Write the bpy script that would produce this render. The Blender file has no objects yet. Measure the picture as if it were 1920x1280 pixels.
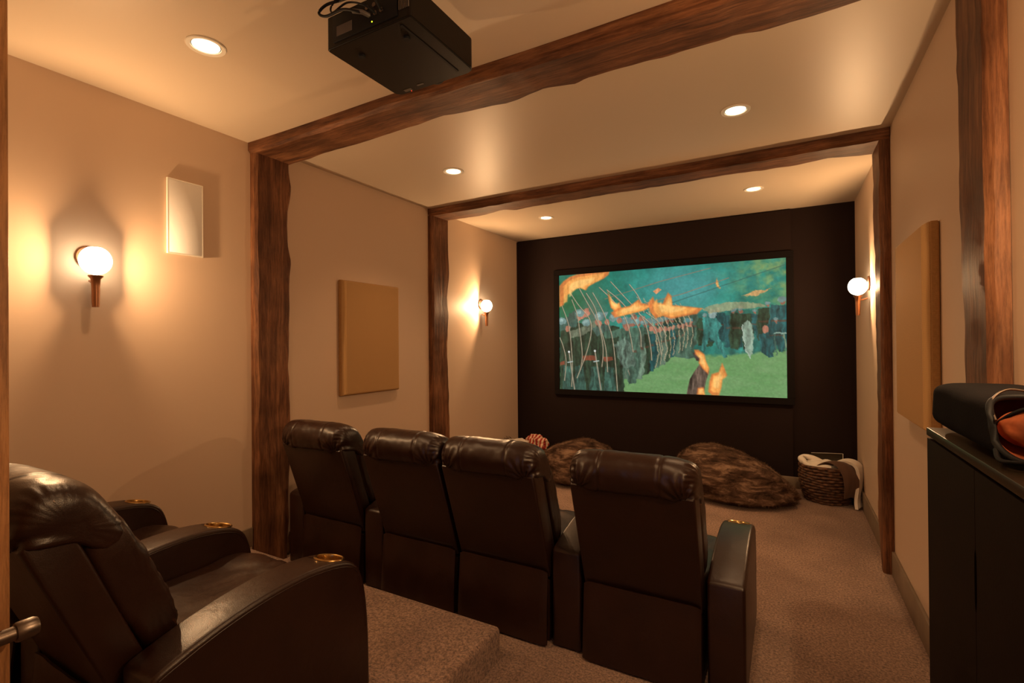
import bpy, bmesh, math, random
import numpy as np
from mathutils import Vector, Matrix, noise

# ------------------------------------------------------------------ camera, world, view
W, D, H = 3.40, 5.277, 2.60          # room width (X), screen wall distance (Y), ceiling height (Z)
PLAT = 0.14                          # height of the rear platform
scene = bpy.context.scene
COL = scene.collection

def make_camera():
    cx, cz, yaw, pitch, roll = 2.8672, 1.3599, 0.5084, 0.0044, -0.0081
    cy, sy = math.cos(yaw), math.sin(yaw); cp, sp = math.cos(pitch), math.sin(pitch)
    f = Vector((-sy*cp, cy*cp, sp)); r = Vector((cy, sy, 0)); u = r.cross(f)
    c, s = math.cos(roll), math.sin(roll)
    r2 = c*r + s*u; u2 = -s*r + c*u
    M = Matrix(((r2.x, u2.x, -f.x, cx), (r2.y, u2.y, -f.y, 0.0), (r2.z, u2.z, -f.z, cz), (0, 0, 0, 1)))
    cam = bpy.data.cameras.new('camera'); cam.sensor_width = 36; cam.lens = 926.4/1920*36
    cam.clip_start = 0.02
    o = bpy.data.objects.new('camera', cam); COL.objects.link(o); o.matrix_world = M
    scene.camera = o
make_camera()

world = bpy.data.worlds.new('World'); scene.world = world; world.use_nodes = True
bg = world.node_tree.nodes['Background']; bg.inputs[0].default_value = (0.45, 0.62, 1.0, 1); bg.inputs[1].default_value = 2.0

vs = scene.view_settings
vs.view_transform = 'Standard'; vs.look = 'None'; vs.exposure = 0.0; vs.gamma = 1.0; vs.use_curve_mapping = False

SCONCE_W = 42.0      # point lamp power in a wall sconce
CAN_W = 25.0         # spot lamp power in a recessed ceiling light
WARM = (1.0, 0.595, 0.285)

# ------------------------------------------------------------------ helpers
def tag(o, label=None, cat=None, group=None, kind=None):
    if label: o['label'] = label
    if cat: o['category'] = cat
    if group: o['group'] = group
    if kind: o['kind'] = kind
    return o

def empty(name, loc, rz=0.0):
    o = bpy.data.objects.new(name, None); COL.objects.link(o)
    o.empty_display_size = 0.05; o.location = loc; o.rotation_euler = (0, 0, rz)
    return o

def obj(name, me, mat=None, parent=None, loc=(0, 0, 0), rot=(0, 0, 0)):
    if isinstance(me, bmesh.types.BMesh):
        m = bpy.data.meshes.new(name); me.to_mesh(m); me.free(); me = m
    if mat is not None and len(me.materials) == 0:
        for x in (mat if isinstance(mat, (list, tuple)) else [mat]): me.materials.append(x)
    o = bpy.data.objects.new(name, me); COL.objects.link(o)
    o.location = loc; o.rotation_euler = rot
    if parent: o.parent = parent
    return o

def smooth(me, angle=None):
    if isinstance(me, bmesh.types.BMesh):
        for f in me.faces: f.smooth = True
        if angle:
            for e in me.edges:
                if len(e.link_faces) == 2 and e.calc_face_angle(0) > angle: e.smooth = False
    return me

def box(x0, x1, y0, y1, z0, z1, bev=0.0, seg=2, bm=None, sm=True):
    b = bm or bmesh.new()
    vs_ = [b.verts.new((x, y, z)) for x in (x0, x1) for y in (y0, y1) for z in (z0, z1)]
    idx = [(0, 1, 3, 2), (4, 6, 7, 5), (0, 4, 5, 1), (2, 3, 7, 6), (0, 2, 6, 4), (1, 5, 7, 3)]
    fs = [b.faces.new([vs_[i] for i in f]) for f in idx]
    if bev > 0:
        es = {e for f in fs for e in f.edges}
        bmesh.ops.bevel(b, geom=list(es), offset=bev, segments=seg, profile=0.5, affect='EDGES')
        if sm: smooth(b, math.radians(35))
    bmesh.ops.recalc_face_normals(b, faces=b.faces[:])
    return b

def lathe(prof, n=32, axis='Z', cen=(0, 0, 0), bm=None, sx=1, sy=1):
    """prof: list of (r, h)."""
    b = bm or bmesh.new(); rings = []
    for r, h in prof:
        ring = []
        for i in range(n):
            a = 2*math.pi*i/n; x, y = r*math.cos(a)*sx, r*math.sin(a)*sy
            p = {'Z': (x, y, h), 'X': (h, x, y), 'Y': (x, h, y)}[axis]
            ring.append(b.verts.new((p[0]+cen[0], p[1]+cen[1], p[2]+cen[2])))
        rings.append(ring)
    for a, c in zip(rings, rings[1:]):
        for i in range(n):
            j = (i+1) % n
            b.faces.new((a[i], a[j], c[j], c[i]))
    if prof[0][0] > 1e-6: b.faces.new(rings[0][::-1])
    if prof[-1][0] > 1e-6: b.faces.new(rings[-1])
    bmesh.ops.remove_doubles(b, verts=b.verts[:], dist=1e-6)
    bmesh.ops.recalc_face_normals(b, faces=b.faces[:])
    return smooth(b, math.radians(40))

def tube(pts, r, n=10, bm=None, closed=False, rr=None):
    b = bm or bmesh.new(); P = [Vector(p) for p in pts]; rings = []
    m = len(P)
    for i, p in enumerate(P):
        if closed: t = P[(i+1) % m]-P[i-1]
        else: t = (P[min(i+1, m-1)]-P[max(i-1, 0)])
        t.normalize(); up = Vector((0, 0, 1)) if abs(t.z) < .9 else Vector((1, 0, 0))
        s = t.cross(up).normalized(); u = s.cross(t)
        rad = rr[i] if rr else r
        rings.append([b.verts.new(p+rad*(math.cos(2*math.pi*k/n)*s+math.sin(2*math.pi*k/n)*u)) for k in range(n)])
    pr = list(zip(rings, rings[1:]))
    if closed: pr.append((rings[-1], rings[0]))
    for a, c in pr:
        for k in range(n):
            j = (k+1) % n; b.faces.new((a[k], a[j], c[j], c[k]))
    if not closed:
        b.faces.new(rings[0][::-1]); b.faces.new(rings[-1])
    bmesh.ops.recalc_face_normals(b, faces=b.faces[:])
    return smooth(b, math.radians(60))

def catmull(pts, k=8, closed=True):
    P = [Vector(p) for p in pts]; n = len(P); out = []
    rng = range(n) if closed else range(n-1)
    for i in rng:
        if closed: p0, p1, p2, p3 = P[i-1], P[i], P[(i+1) % n], P[(i+2) % n]
        else: p0, p1, p2, p3 = P[max(i-1, 0)], P[i], P[i+1], P[min(i+2, n-1)]
        for j in range(k):
            t = j/k
            out.append(0.5*((2*p1)+(-p0+p2)*t+(2*p0-5*p1+4*p2-p3)*t*t+(-p0+3*p1-3*p2+p3)*t**3))
    if not closed: out.append(P[-1])
    return out

def lerp(xs, ys, x):
    return float(np.interp(x, xs, ys))

# ------------------------------------------------------------------ materials
def newmat(name):
    m = bpy.data.materials.new(name); m.use_nodes = True
    nt = m.node_tree; return m, nt, nt.nodes['Principled BSDF']

def N(nt, t, **kw):
    n = nt.nodes.new(t)
    for k, v in kw.items(): setattr(n, k, v)
    return n

def ramp(nt, stops):
    r = N(nt, 'ShaderNodeValToRGB'); e = r.color_ramp.elements
    while len(e) < len(stops): e.new(0.5)
    for i, (p, c) in enumerate(stops): e[i].position = p; e[i].color = (*c, 1)
    return r

def mat_simple(name, col, rough=0.5, metal=0.0, spec=0.5, bump=0.0, bscale=200.0, sheen=0.0, var=0.0, vscale=6.0, coat=0.0):
    m, nt, p = newmat(name)
    p.inputs['Base Color'].default_value = (*col, 1); p.inputs['Roughness'].default_value = rough; p.inputs['Specular IOR Level'].default_value = 0.25
    p.inputs['Metallic'].default_value = metal; p.inputs['Specular IOR Level'].default_value = spec
    p.inputs['Sheen Weight'].default_value = sheen; p.inputs['Coat Weight'].default_value = coat
    tc = N(nt, 'ShaderNodeTexCoord')
    if var > 0:
        n = N(nt, 'ShaderNodeTexNoise'); n.inputs['Scale'].default_value = vscale; n.inputs['Detail'].default_value = 4
        nt.links.new(tc.outputs['Object'], n.inputs['Vector'])
        r = ramp(nt, [(0.3, tuple(c*(1-var) for c in col)), (0.7, tuple(min(1, c*(1+var)) for c in col))])
        nt.links.new(n.outputs['Fac'], r.inputs[0]); nt.links.new(r.outputs[0], p.inputs['Base Color'])
    if bump > 0:
        n = N(nt, 'ShaderNodeTexNoise'); n.inputs['Scale'].default_value = bscale; n.inputs['Detail'].default_value = 3
        nt.links.new(tc.outputs['Object'], n.inputs['Vector'])
        b = N(nt, 'ShaderNodeBump'); b.inputs['Strength'].default_value = bump; b.inputs['Distance'].default_value = 0.002
        nt.links.new(n.outputs['Fac'], b.inputs['Height']); nt.links.new(b.outputs[0], p.inputs['Normal'])
    return m

def mat_emit(name, col, s):
    m, nt, p = newmat(name)
    p.inputs['Base Color'].default_value = (*col, 1)
    p.inputs['Emission Color'].default_value = (*col, 1); p.inputs['Emission Strength'].default_value = s
    return m

def mat_glow(name, col, s):
    """frosted lit glass: lets the lamp inside shine through and glows itself"""
    m = bpy.data.materials.new(name); m.use_nodes = True; nt = m.node_tree; nt.nodes.clear()
    out = N(nt, 'ShaderNodeOutputMaterial'); add = N(nt, 'ShaderNodeAddShader')
    tr = N(nt, 'ShaderNodeBsdfTransparent'); tr.inputs[0].default_value = (.95, .95, .95, 1)
    em = N(nt, 'ShaderNodeEmission'); em.inputs[0].default_value = (*col, 1); em.inputs[1].default_value = s
    nt.links.new(tr.outputs[0], add.inputs[0]); nt.links.new(em.outputs[0], add.inputs[1]); nt.links.new(add.outputs[0], out.inputs[0])
    return m

def mat_leather():
    m, nt, p = newmat('brown_leather')
    tc = N(nt, 'ShaderNodeTexCoord')
    n1 = N(nt, 'ShaderNodeTexNoise'); n1.inputs['Scale'].default_value = 5; n1.inputs['Detail'].default_value = 5
    nt.links.new(tc.outputs['Object'], n1.inputs['Vector'])
    r = ramp(nt, [(0.3, (0.0150, 0.0048, 0.0024)), (0.75, (0.026, 0.0085, 0.0042))])
    nt.links.new(n1.outputs['Fac'], r.inputs[0]); nt.links.new(r.outputs[0], p.inputs['Base Color'])
    p.inputs['Roughness'].default_value = 0.36; p.inputs['Specular IOR Level'].default_value = 0.5
    v = N(nt, 'ShaderNodeTexVoronoi'); v.inputs['Scale'].default_value = 420
    nt.links.new(tc.outputs['Object'], v.inputs['Vector'])
    n2 = N(nt, 'ShaderNodeTexNoise'); n2.inputs['Scale'].default_value = 14; n2.inputs['Detail'].default_value = 3; n2.inputs['Distortion'].default_value = 0.6
    nt.links.new(tc.outputs['Object'], n2.inputs['Vector'])
    b1 = N(nt, 'ShaderNodeBump'); b1.inputs['Strength'].default_value = 0.18; b1.inputs['Distance'].default_value = 0.001
    b2 = N(nt, 'ShaderNodeBump'); b2.inputs['Strength'].default_value = 0.22; b2.inputs['Distance'].default_value = 0.008
    nt.links.new(n2.outputs['Fac'], b2.inputs['Height']); nt.links.new(v.outputs['Distance'], b1.inputs['Height'])
    nt.links.new(b2.outputs[0], b1.inputs['Normal']); nt.links.new(b1.outputs[0], p.inputs['Normal'])
    return m

def mat_wood(name, c0, c1, c2, rough=0.55, axis=2):
    m, nt, p = newmat(name)
    tc = N(nt, 'ShaderNodeTexCoord'); mp = N(nt, 'ShaderNodeMapping')
    sc = [14, 14, 14]; sc[axis] = 1.1; mp.inputs['Scale'].default_value = sc
    nt.links.new(tc.outputs['Object'], mp.inputs['Vector'])
    n = N(nt, 'ShaderNodeTexNoise'); n.inputs['Scale'].default_value = 1.6; n.inputs['Detail'].default_value = 9; n.inputs['Roughness'].default_value = 0.62; n.inputs['Distortion'].default_value = 1.1
    nt.links.new(mp.outputs[0], n.inputs['Vector'])
    r = ramp(nt, [(0.30, c0), (0.52, c1), (0.72, c2)])
    nt.links.new(n.outputs['Fac'], r.inputs[0])
    nf = N(nt, 'ShaderNodeTexNoise'); nf.inputs['Scale'].default_value = 9; nf.inputs['Detail'].default_value = 8; nf.inputs['Roughness'].default_value = 0.75
    nt.links.new(mp.outputs[0], nf.inputs['Vector'])
    rf = ramp(nt, [(0.38, (0.50, 0.46, 0.44)), (0.56, (1.08, 1.08, 1.08))]); nt.links.new(nf.outputs['Fac'], rf.inputs[0])
    mf = N(nt, 'ShaderNodeMix', data_type='RGBA', blend_type='MULTIPLY'); mf.inputs[0].default_value = 0.75
    nt.links.new(r.outputs[0], mf.inputs[6]); nt.links.new(rf.outputs[0], mf.inputs[7])
    # broad patches where the stain is deeper
    n3 = N(nt, 'ShaderNodeTexNoise'); n3.inputs['Scale'].default_value = 3.0; n3.inputs['Detail'].default_value = 3
    nt.links.new(tc.outputs['Object'], n3.inputs['Vector'])
    r3 = ramp(nt, [(0.35, (0.45, 0.42, 0.40)), (0.6, (1, 1, 1))])
    nt.links.new(n3.outputs['Fac'], r3.inputs[0])
    mx = N(nt, 'ShaderNodeMix', data_type='RGBA', blend_type='MULTIPLY'); mx.inputs[0].default_value = 0.8
    nt.links.new(mf.outputs[2], mx.inputs[6]); nt.links.new(r3.outputs[0], mx.inputs[7]); nt.links.new(mx.outputs[2], p.inputs['Base Color'])
    p.inputs['Roughness'].default_value = rough; p.inputs['Specular IOR Level'].default_value = 0.25
    b = N(nt, 'ShaderNodeBump'); b.inputs['Strength'].default_value = 0.35; b.inputs['Distance'].default_value = 0.006
    ad = N(nt, 'ShaderNodeMath', operation='MULTIPLY_ADD'); ad.inputs[1].default_value = 0.5; nt.links.new(nf.outputs['Fac'], ad.inputs[0]); nt.links.new(n.outputs['Fac'], ad.inputs[2])
    nt.links.new(ad.outputs[0], b.inputs['Height']); nt.links.new(b.outputs[0], p.inputs['Normal'])
    return m

def mat_carpet():
    m, nt, p = newmat('tan_carpet')
    tc = N(nt, 'ShaderNodeTexCoord')
    n1 = N(nt, 'ShaderNodeTexNoise'); n1.inputs['Scale'].default_value = 95; n1.inputs['Detail'].default_value = 5; n1.inputs['Roughness'].default_value = 0.85
    n2 = N(nt, 'ShaderNodeTexNoise'); n2.inputs['Scale'].default_value = 3.2; n2.inputs['Detail'].default_value = 5
    for n in (n1, n2): nt.links.new(tc.outputs['Object'], n.inputs['Vector'])
    r1 = ramp(nt, [(0.38, (0.08, 0.042, 0.027)), (0.5, (0.30, 0.175, 0.118)), (0.62, (0.52, 0.33, 0.23))])
    r2 = ramp(nt, [(0.36, (0.74, 0.70, 0.68)), (0.62, (1, 1, 1))])
    nt.links.new(n1.outputs['Fac'], r1.inputs[0]); nt.links.new(n2.outputs['Fac'], r2.inputs[0])
    mx = N(nt, 'ShaderNodeMix', data_type='RGBA', blend_type='MULTIPLY'); mx.inputs[0].default_value = 1
    nt.links.new(r1.outputs[0], mx.inputs[6]); nt.links.new(r2.outputs[0], mx.inputs[7]); nt.links.new(mx.outputs[2], p.inputs['Base Color'])
    p.inputs['Roughness'].default_value = 0.95; p.inputs['Specular IOR Level'].default_value = 0.1; p.inputs['Sheen Weight'].default_value = 0.25
    b = N(nt, 'ShaderNodeBump'); b.inputs['Strength'].default_value = 0.9; b.inputs['Distance'].default_value = 0.008
    nt.links.new(n1.outputs['Fac'], b.inputs['Height']); nt.links.new(b.outputs[0], p.inputs['Normal'])
    return m

def mat_fur():
    m, nt, p = newmat('brown_faux_fur')
    tc = N(nt, 'ShaderNodeTexCoord'); mp = N(nt, 'ShaderNodeMapping'); mp.inputs['Scale'].default_value = (2.2, 3.5, 9)
    mp.inputs['Rotation'].default_value = (0.2, 0.5, 0.3)
    nt.links.new(tc.outputs['Object'], mp.inputs['Vector'])
    n1 = N(nt, 'ShaderNodeTexNoise'); n1.inputs['Scale'].default_value = 2.6; n1.inputs['Detail'].default_value = 9; n1.inputs['Roughness'].default_value = 0.7; n1.inputs['Distortion'].default_value = 0.5
    nt.links.new(mp.outputs[0], n1.inputs['Vector'])
    r1 = ramp(nt, [(0.36, (0.035, 0.017, 0.010)), (0.5, (0.15, 0.082, 0.052)), (0.64, (0.46, 0.29, 0.195))])
    nt.links.new(n1.outputs['Fac'], r1.inputs[0]); nt.links.new(r1.outputs[0], p.inputs['Base Color'])
    p.inputs['Roughness'].default_value = 0.9; p.inputs['Specular IOR Level'].default_value = 0.15
    n2 = N(nt, 'ShaderNodeTexNoise'); n2.inputs['Scale'].default_value = 90; n2.inputs['Detail'].default_value = 4
    nt.links.new(mp.outputs[0], n2.inputs['Vector'])
    b = N(nt, 'ShaderNodeBump'); b.inputs['Strength'].default_value = 0.9; b.inputs['Distance'].default_value = 0.02
    nt.links.new(n2.outputs['Fac'], b.inputs['Height']); nt.links.new(b.outputs[0], p.inputs['Normal'])
    return m

def mat_fabric(name, col):
    m, nt, p = newmat(name)
    tc = N(nt, 'ShaderNodeTexCoord')
    wv = []
    for ax in ('Y', 'Z'):
        w = N(nt, 'ShaderNodeTexWave', wave_type='BANDS', bands_direction=ax); w.inputs['Scale'].default_value = 110; w.inputs['Distortion'].default_value = 2.0
        w.inputs['Detail'].default_value = 2
        nt.links.new(tc.outputs['Object'], w.inputs['Vector']); wv.append(w)
    a = N(nt, 'ShaderNodeMath', operation='ADD'); nt.links.new(wv[0].outputs['Fac'], a.inputs[0]); nt.links.new(wv[1].outputs['Fac'], a.inputs[1])
    mr = N(nt, 'ShaderNodeMath', operation='MULTIPLY'); mr.inputs[1].default_value = 0.5; nt.links.new(a.outputs[0], mr.inputs[0])
    r = ramp(nt, [(0.2, tuple(c*0.82 for c in col)), (0.8, tuple(c*1.1 for c in col))]); nt.links.new(mr.outputs[0], r.inputs[0])
    nt.links.new(r.outputs[0], p.inputs['Base Color']); p.inputs['Roughness'].default_value = 0.9; p.inputs['Specular IOR Level'].default_value = 0.15
    b = N(nt, 'ShaderNodeBump'); b.inputs['Strength'].default_value = 0.3; b.inputs['Distance'].default_value = 0.001
    nt.links.new(mr.outputs[0], b.inputs['Height']); nt.links.new(b.outputs[0], p.inputs['Normal'])
    return m

def mat_plaid(name):
    m, nt, p = newmat(name)
    tc = N(nt, 'ShaderNodeTexCoord')
    v = N(nt, 'ShaderNodeTexVoronoi'); v.inputs['Scale'].default_value = 16
    w = N(nt, 'ShaderNodeTexWave'); w.inputs['Scale'].default_value = 9; w.inputs['Distortion'].default_value = 2.5
    for n in (v, w): nt.links.new(tc.outputs['Object'], n.inputs['Vector'])
    r = ramp(nt, [(0.0, (0.30, 0.020, 0.018)), (0.45, (0.34, 0.03, 0.02)), (0.55, (0.62, 0.45, 0.32)), (1.0, (0.62, 0.45, 0.32))])
    nt.links.new(w.outputs['Fac'], r.inputs[0]); nt.links.new(r.outputs[0], p.inputs['Base Color']); p.inputs['Roughness'].default_value = 0.9
    return m

def mat_wicker():
    m, nt, p = newmat('dark_wicker')
    p.inputs['Roughness'].default_value = 0.6
    tc = N(nt, 'ShaderNodeTexCoord'); n = N(nt, 'ShaderNodeTexNoise'); n.inputs['Scale'].default_value = 40; n.inputs['Detail'].default_value = 4
    nt.links.new(tc.outputs['Object'], n.inputs['Vector'])
    r = ramp(nt, [(0.35, (0.035, 0.016, 0.009)), (0.7, (0.17, 0.075, 0.035))]); nt.links.new(n.outputs['Fac'], r.inputs[0]); nt.links.new(r.outputs[0], p.inputs['Base Color'])
    return m

M_LEATHER = mat_leather()
M_TIMBER = mat_wood('stained_timber', (0.070, 0.026, 0.012), (0.195, 0.080, 0.036), (0.32, 0.150, 0.070))
M_PINE = mat_wood('orange_pine', (0.27, 0.12, 0.045), (0.40, 0.20, 0.08), (0.48, 0.26, 0.11), rough=0.45)
M_WALL = mat_simple('beige_wall_paint', (0.63, 0.475, 0.355), 0.5, spec=0.35, bump=0.06, bscale=90)
M_CEIL = mat_simple('cream_ceiling_paint', (0.63, 0.52, 0.40), 0.42, spec=0.4, bump=0.05, bscale=60)
M_DARKWALL = mat_simple('dark_brown_wall_paint', (0.013, 0.0056, 0.0045), 0.8, spec=0.2, bump=0.05, bscale=90)
M_CARPET = mat_carpet()
M_BASE = mat_simple('grey_brown_baseboard', (0.20, 0.145, 0.10), 0.5, var=0.15, vscale=9)
M_BLACK = mat_simple('black_plastic', (0.006, 0.0045, 0.0035), 0.45, spec=0.22, bump=0.1, bscale=300)
M_BLACKM = mat_simple('black_frame_velvet', (0.008, 0.006, 0.006), 0.9, spec=0.1)
M_BRASS = mat_simple('brass_rim', (0.55, 0.36, 0.14), 0.25, metal=1.0)
M_CUPIN = mat_simple('dark_cup_inside', (0.06, 0.035, 0.015), 0.4, metal=0.6)  # darker metal tone for the inside of the cup
M_STEEL = mat_simple('dark_nickel', (0.17, 0.14, 0.12), 0.36, metal=1.0, bump=0.05)
M_CABINET = mat_simple('black_brown_laminate', (0.009, 0.0045, 0.0028), 0.6, spec=0.10, bump=0.1, bscale=120, var=0.15, vscale=12)
M_CABTOP = mat_simple('black_brown_laminate_top', (0.022, 0.015, 0.008), 0.35, spec=0.4)
M_PANEL = mat_fabric('tan_burlap', (0.46, 0.275, 0.12))
M_SPEAKER = mat_simple('white_speaker_grille', (0.92, 0.92, 0.92), 0.6, bump=0.2, bscale=500)
M_TRIMW = mat_simple('white_enamel', (0.82, 0.78, 0.70), 0.35)
M_FUR = mat_fur()
M_WICKER = mat_wicker()
M_FLEECE = mat_simple('cream_fleece', (0.72, 0.66, 0.58), 0.95, bump=0.8, bscale=160, sheen=0.4)
M_SUEDE = mat_simple('brown_suede', (0.085, 0.040, 0.022), 0.85, bump=0.2, bscale=60, sheen=0.2)
M_PLAID = mat_plaid('red_cream_knit')
M_NYLON = mat_simple('charcoal_padded_nylon', (0.009, 0.008, 0.009), 0.9, spec=0.05, bump=0.3, bscale=260)
M_RIM = mat_simple('black_webbing', (0.004, 0.005, 0.007), 0.6, spec=0.25)
M_ORANGE = mat_simple('orange_lining', (0.33, 0.080, 0.022), 0.7, bump=0.3, bscale=40, var=0.25, vscale=30)
M_LABEL = mat_simple('grey_label', (0.10, 0.09, 0.08), 0.5)
M_BULB = mat_emit('lit_lamp_diffuser', (1.0, 0.84, 0.55), 4.0)
M_GLASS = mat_glow('lit_frosted_glass', (1.0, 0.86, 0.60), 3.5)
M_HOLDER = mat_simple('copper_brown_holder', (0.30, 0.13, 0.06), 0.35, metal=0.6)
M_LEDY = mat_emit('yellow_led', (0.7, 1.0, 0.02), 3.0)
M_LEDR = mat_emit('red_led', (1.0, 0.06, 0.02), 1.5)

# ------------------------------------------------------------------ setting
YB = -1.9   # back of the hall behind the camera
def struct(name, bm, mat, **k):
    return tag(obj(name, bm, mat, **k), kind='structure')

struct('floor', box(-0.05, W+0.05, YB, D+0.15, -0.06, 0.0), M_CARPET)
# raised platform at the rear left, soft carpeted edges
def platform():
    bm = box(0.0, 1.775, -0.5, 1.845, 0.001, PLAT)
    es = [e for e in bm.edges if all(v.co.z > PLAT-1e-4 for v in e.verts) and (all(v.co.y > 1.8 for v in e.verts) or all(v.co.x > 1.7 for v in e.verts))]
    es += [e for e in bm.edges if all(v.co.y > 1.8 and v.co.x > 1.7 for v in e.verts)]
    bmesh.ops.bevel(bm, geom=es, offset=0.022, segments=5, profile=0.5, affect='EDGES')
    return smooth(bm, math.radians(40))
struct('floor_platform', platform(), M_CARPET)
struct('ceiling', box(-0.05, W+0.05, YB, D+0.15, H, H+0.08), M_CEIL)
struct('wall_left', box(-0.10, 0.0, YB, D+0.15, 0.0, H), M_WALL)
struct('wall_right', box(W, W+0.10, YB, D+0.15, 0.0, H), M_WALL)
def screenwall():
    bm = box(0.0, W, D+0.03, D+0.12, 0.0, H)
    box(0.0, 2.905, D, D+0.03, 0.0, H-0.012, bm=bm)
    return bm
struct('wall_front', screenwall(), M_DARKWALL)
# rear wall with the doorway the picture is taken from, and a hall end wall behind it, with a window opening added for cool daylight
def rearwall():
    bm = box(0.0, 1.84, -0.62, -0.51, 0.0, H); box(2.74, W, -0.62, -0.51, 0.0, H, bm=bm); box(1.84, 2.74, -0.62, -0.51, 2.09, H, bm=bm); return bm
struct('wall_back', rearwall(), M_WALL)
def hall_end():
    bm = box(0.0, 2.35, YB-0.08, YB, 0.0, H)
    box(3.15, W, YB-0.08, YB, 0.0, H, bm=bm); box(2.35, 3.15, YB-0.08, YB, 0.0, 0.95, bm=bm); box(2.35, 3.15, YB-0.08, YB, 2.1, H, bm=bm)
    return bm
struct('wall_hall', hall_end(), M_WALL)
def window():
    bm = bmesh.new()
    for a in ((2.35, 2.40, 0.95, 2.1), (3.10, 3.15, 0.95, 2.1), (2.40, 3.10, 0.95, 1.0), (2.40, 3.10, 2.05, 2.1), (2.73, 2.77, 1.0, 2.05)):
        box(a[0], a[1], YB-0.06, YB-0.02, a[2], a[3], bm=bm)
    return bm
struct('window_added_1', window(), M_TRIMW)  # unseen window, added so cool sky light reaches the chair backs

# baseboards
bb = 0.14
struct('baseboard_right', box(W-0.016, W, 3.83, D, 0.0, bb, bev=0.003), M_BASE)
struct('baseboard_right', box(W-0.016, W, 2.10, 3.57, 0.0, bb, bev=0.003), M_BASE)
struct('baseboard_left', box(0.0, 0.016, 3.84, D, 0.0, bb, bev=0.003), M_BASE)
struct('baseboard_left', box(0.0, 0.016, 2.12, 3.57, 0.0, bb, bev=0.003), M_BASE)
struct('baseboard_left', box(0.0, 0.016, -0.5, 1.86, PLAT, PLAT+0.115, bev=0.003), M_BASE)
struct('baseboard_front', box(0.018, W-0.018, D-0.016, D, 0.0, bb*0.75, bev=0.003), M_BASE)

# ------------------------------------------------------------------ timber posts and ceiling beams
def timber(L, near, far, prot, seed, n=90, zsign=1):
    """a hand-hewn plank along local Z; local Y from near(z) to far(z) ; local X from 0 (wall) to prot"""
    bm = bmesh.new(); rings = []
    for i in range(n+1):
        z = L*i/n
        nn = lambda k, s=3.0: noise.noise(Vector((z*s, seed*7.3+k*3.1, k)))
        y0 = near(z); y1 = far(z)+0.004*nn(4, 9)
        p = prot+0.005*nn(1, 4)+0.003*nn(2, 13)
        c0 = 0.012+0.010*(nn(3, 5)+0.4); c0 = max(0.004, c0); c1 = max(0.004, 0.010+0.008*nn(5, 6))
        ym = (y0+y1)/2
        sec = [(0, y0), (p*0.5, y0-0.002*nn(6, 8)), (p-c0, y0), (p, y0+c0), (p+0.002*nn(7, 10), y0+(y1-y0)*0.3), (p+0.003*nn(8, 7), ym),
               (p+0.002*nn(9, 9), y0+(y1-y0)*0.7), (p, y1-c1), (p-c1, y1), (p*0.5, y1+0.004*nn(10, 8)), (0, y1+0.006*nn(11, 6))]
        rings.append([bm.verts.new((x, y, z)) for x, y in sec])
    for a, b in zip(rings, rings[1:]):
        m = len(a)
        for k in range(m):
            j = (k+1) % m; bm.faces.new((a[k], b[k], b[j], a[j]))
    bm.faces.new(rings[0]); bm.faces.new(rings[-1][::-1])
    bmesh.ops.recalc_face_normals(bm, faces=bm.faces[:])
    return smooth(bm, math.radians(32))

def prof(tab):
    t = sorted(tab); xs = [a for a, _ in t]; ys = [b for _, b in t]
    return lambda z: lerp(xs, ys, z)

B1 = prof([(0.072, 2.114), (0.282, 2.098), (0.478, 2.093), (0.751, 2.087), (0.944, 2.081), (1.153, 2.077), (1.331, 2.057), (1.443, 2.074), (1.675, 2.105), (1.893, 2.072), (2.04, 2.102), (2.098, 2.083), (2.197, 2.08), (2.508, 2.085), (2.629, 2.081), (2.692, 2.079), (2.783, 2.104), (2.884, 2.097), (2.973, 2.096), (3.119, 2.078)])
B2 = prof([(0.065, 3.817), (0.181, 3.819), (0.479, 3.816), (0.713, 3.751), (0.791, 3.822), (0.974, 3.793), (2.204, 3.796), (2.506, 3.777), (2.72, 3.803), (2.849, 3.796), (2.93, 3.809), (3.091, 3.77), (3.34, 3.832)])
P1L = prof([(2.525, 2.098), (2.484, 2.102), (2.4, 2.118), (2.305, 2.113), (2.229, 2.094), (2.121, 2.087), (1.99, 2.092), (1.906, 2.112), (1.756, 2.098), (1.627, 2.095), (1.431, 2.101), (1.237, 2.090), (1.005, 2.101), (0.832, 2.108), (0.016, 2.07)])
P2L = prof([(2.537, 3.83), (2.25, 3.825), (2.012, 3.831), (1.806, 3.800), (1.609, 3.822), (1.385, 3.797), (0.573, 3.823)])
P2R = prof([(2.546, 3.85), (2.094, 3.829), (1.916, 3.808), (1.719, 3.779), (1.464, 3.783), (1.289, 3.747), (0.964, 3.74), (0.288, 3.777), (0.002, 3.64)])
P1R = prof([(2.459, 2.092), (2.284, 2.088), (2.105, 2.072), (1.764, 2.075), (1.591, 2.054), (1.339, 2.042), (1.19, 2.021)])
PZ = H-0.064
def flipx(bm):
    bmesh.ops.scale(bm, vec=(-1, 1, 1), verts=bm.verts[:]); bmesh.ops.reverse_faces(bm, faces=bm.faces[:]); return bm
def post(bm, x, label):
    tag(obj('timber_post', bm, M_TIMBER, loc=(x, 0, 0)), label, 'post', 'rough timber posts along the side walls')
post(timber(PZ, lambda z: 1.864, P1L, 0.052, 1), 0.001, 'wide dark-stained wavy-edged timber post at left wall, between light speaker panel and tan acoustic panel')
post(timber(PZ, lambda z: 3.580, P2L, 0.052, 2), 0.001, 'slim brown timber post at left wall, between tan acoustic panel and far glowing sconce')
post(flipx(timber(PZ, lambda z: 3.580, P2R, 0.052, 3)), W-0.001, 'reddish timber post at right wall, beside far right sconce near wicker basket')
post(flipx(timber(PZ, lambda z: 1.822+0.012*(z-1.3), P1R, 0.050, 4)), W-0.001, 'large reddish timber post at right wall, rising behind dark cabinet and black bag')
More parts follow.
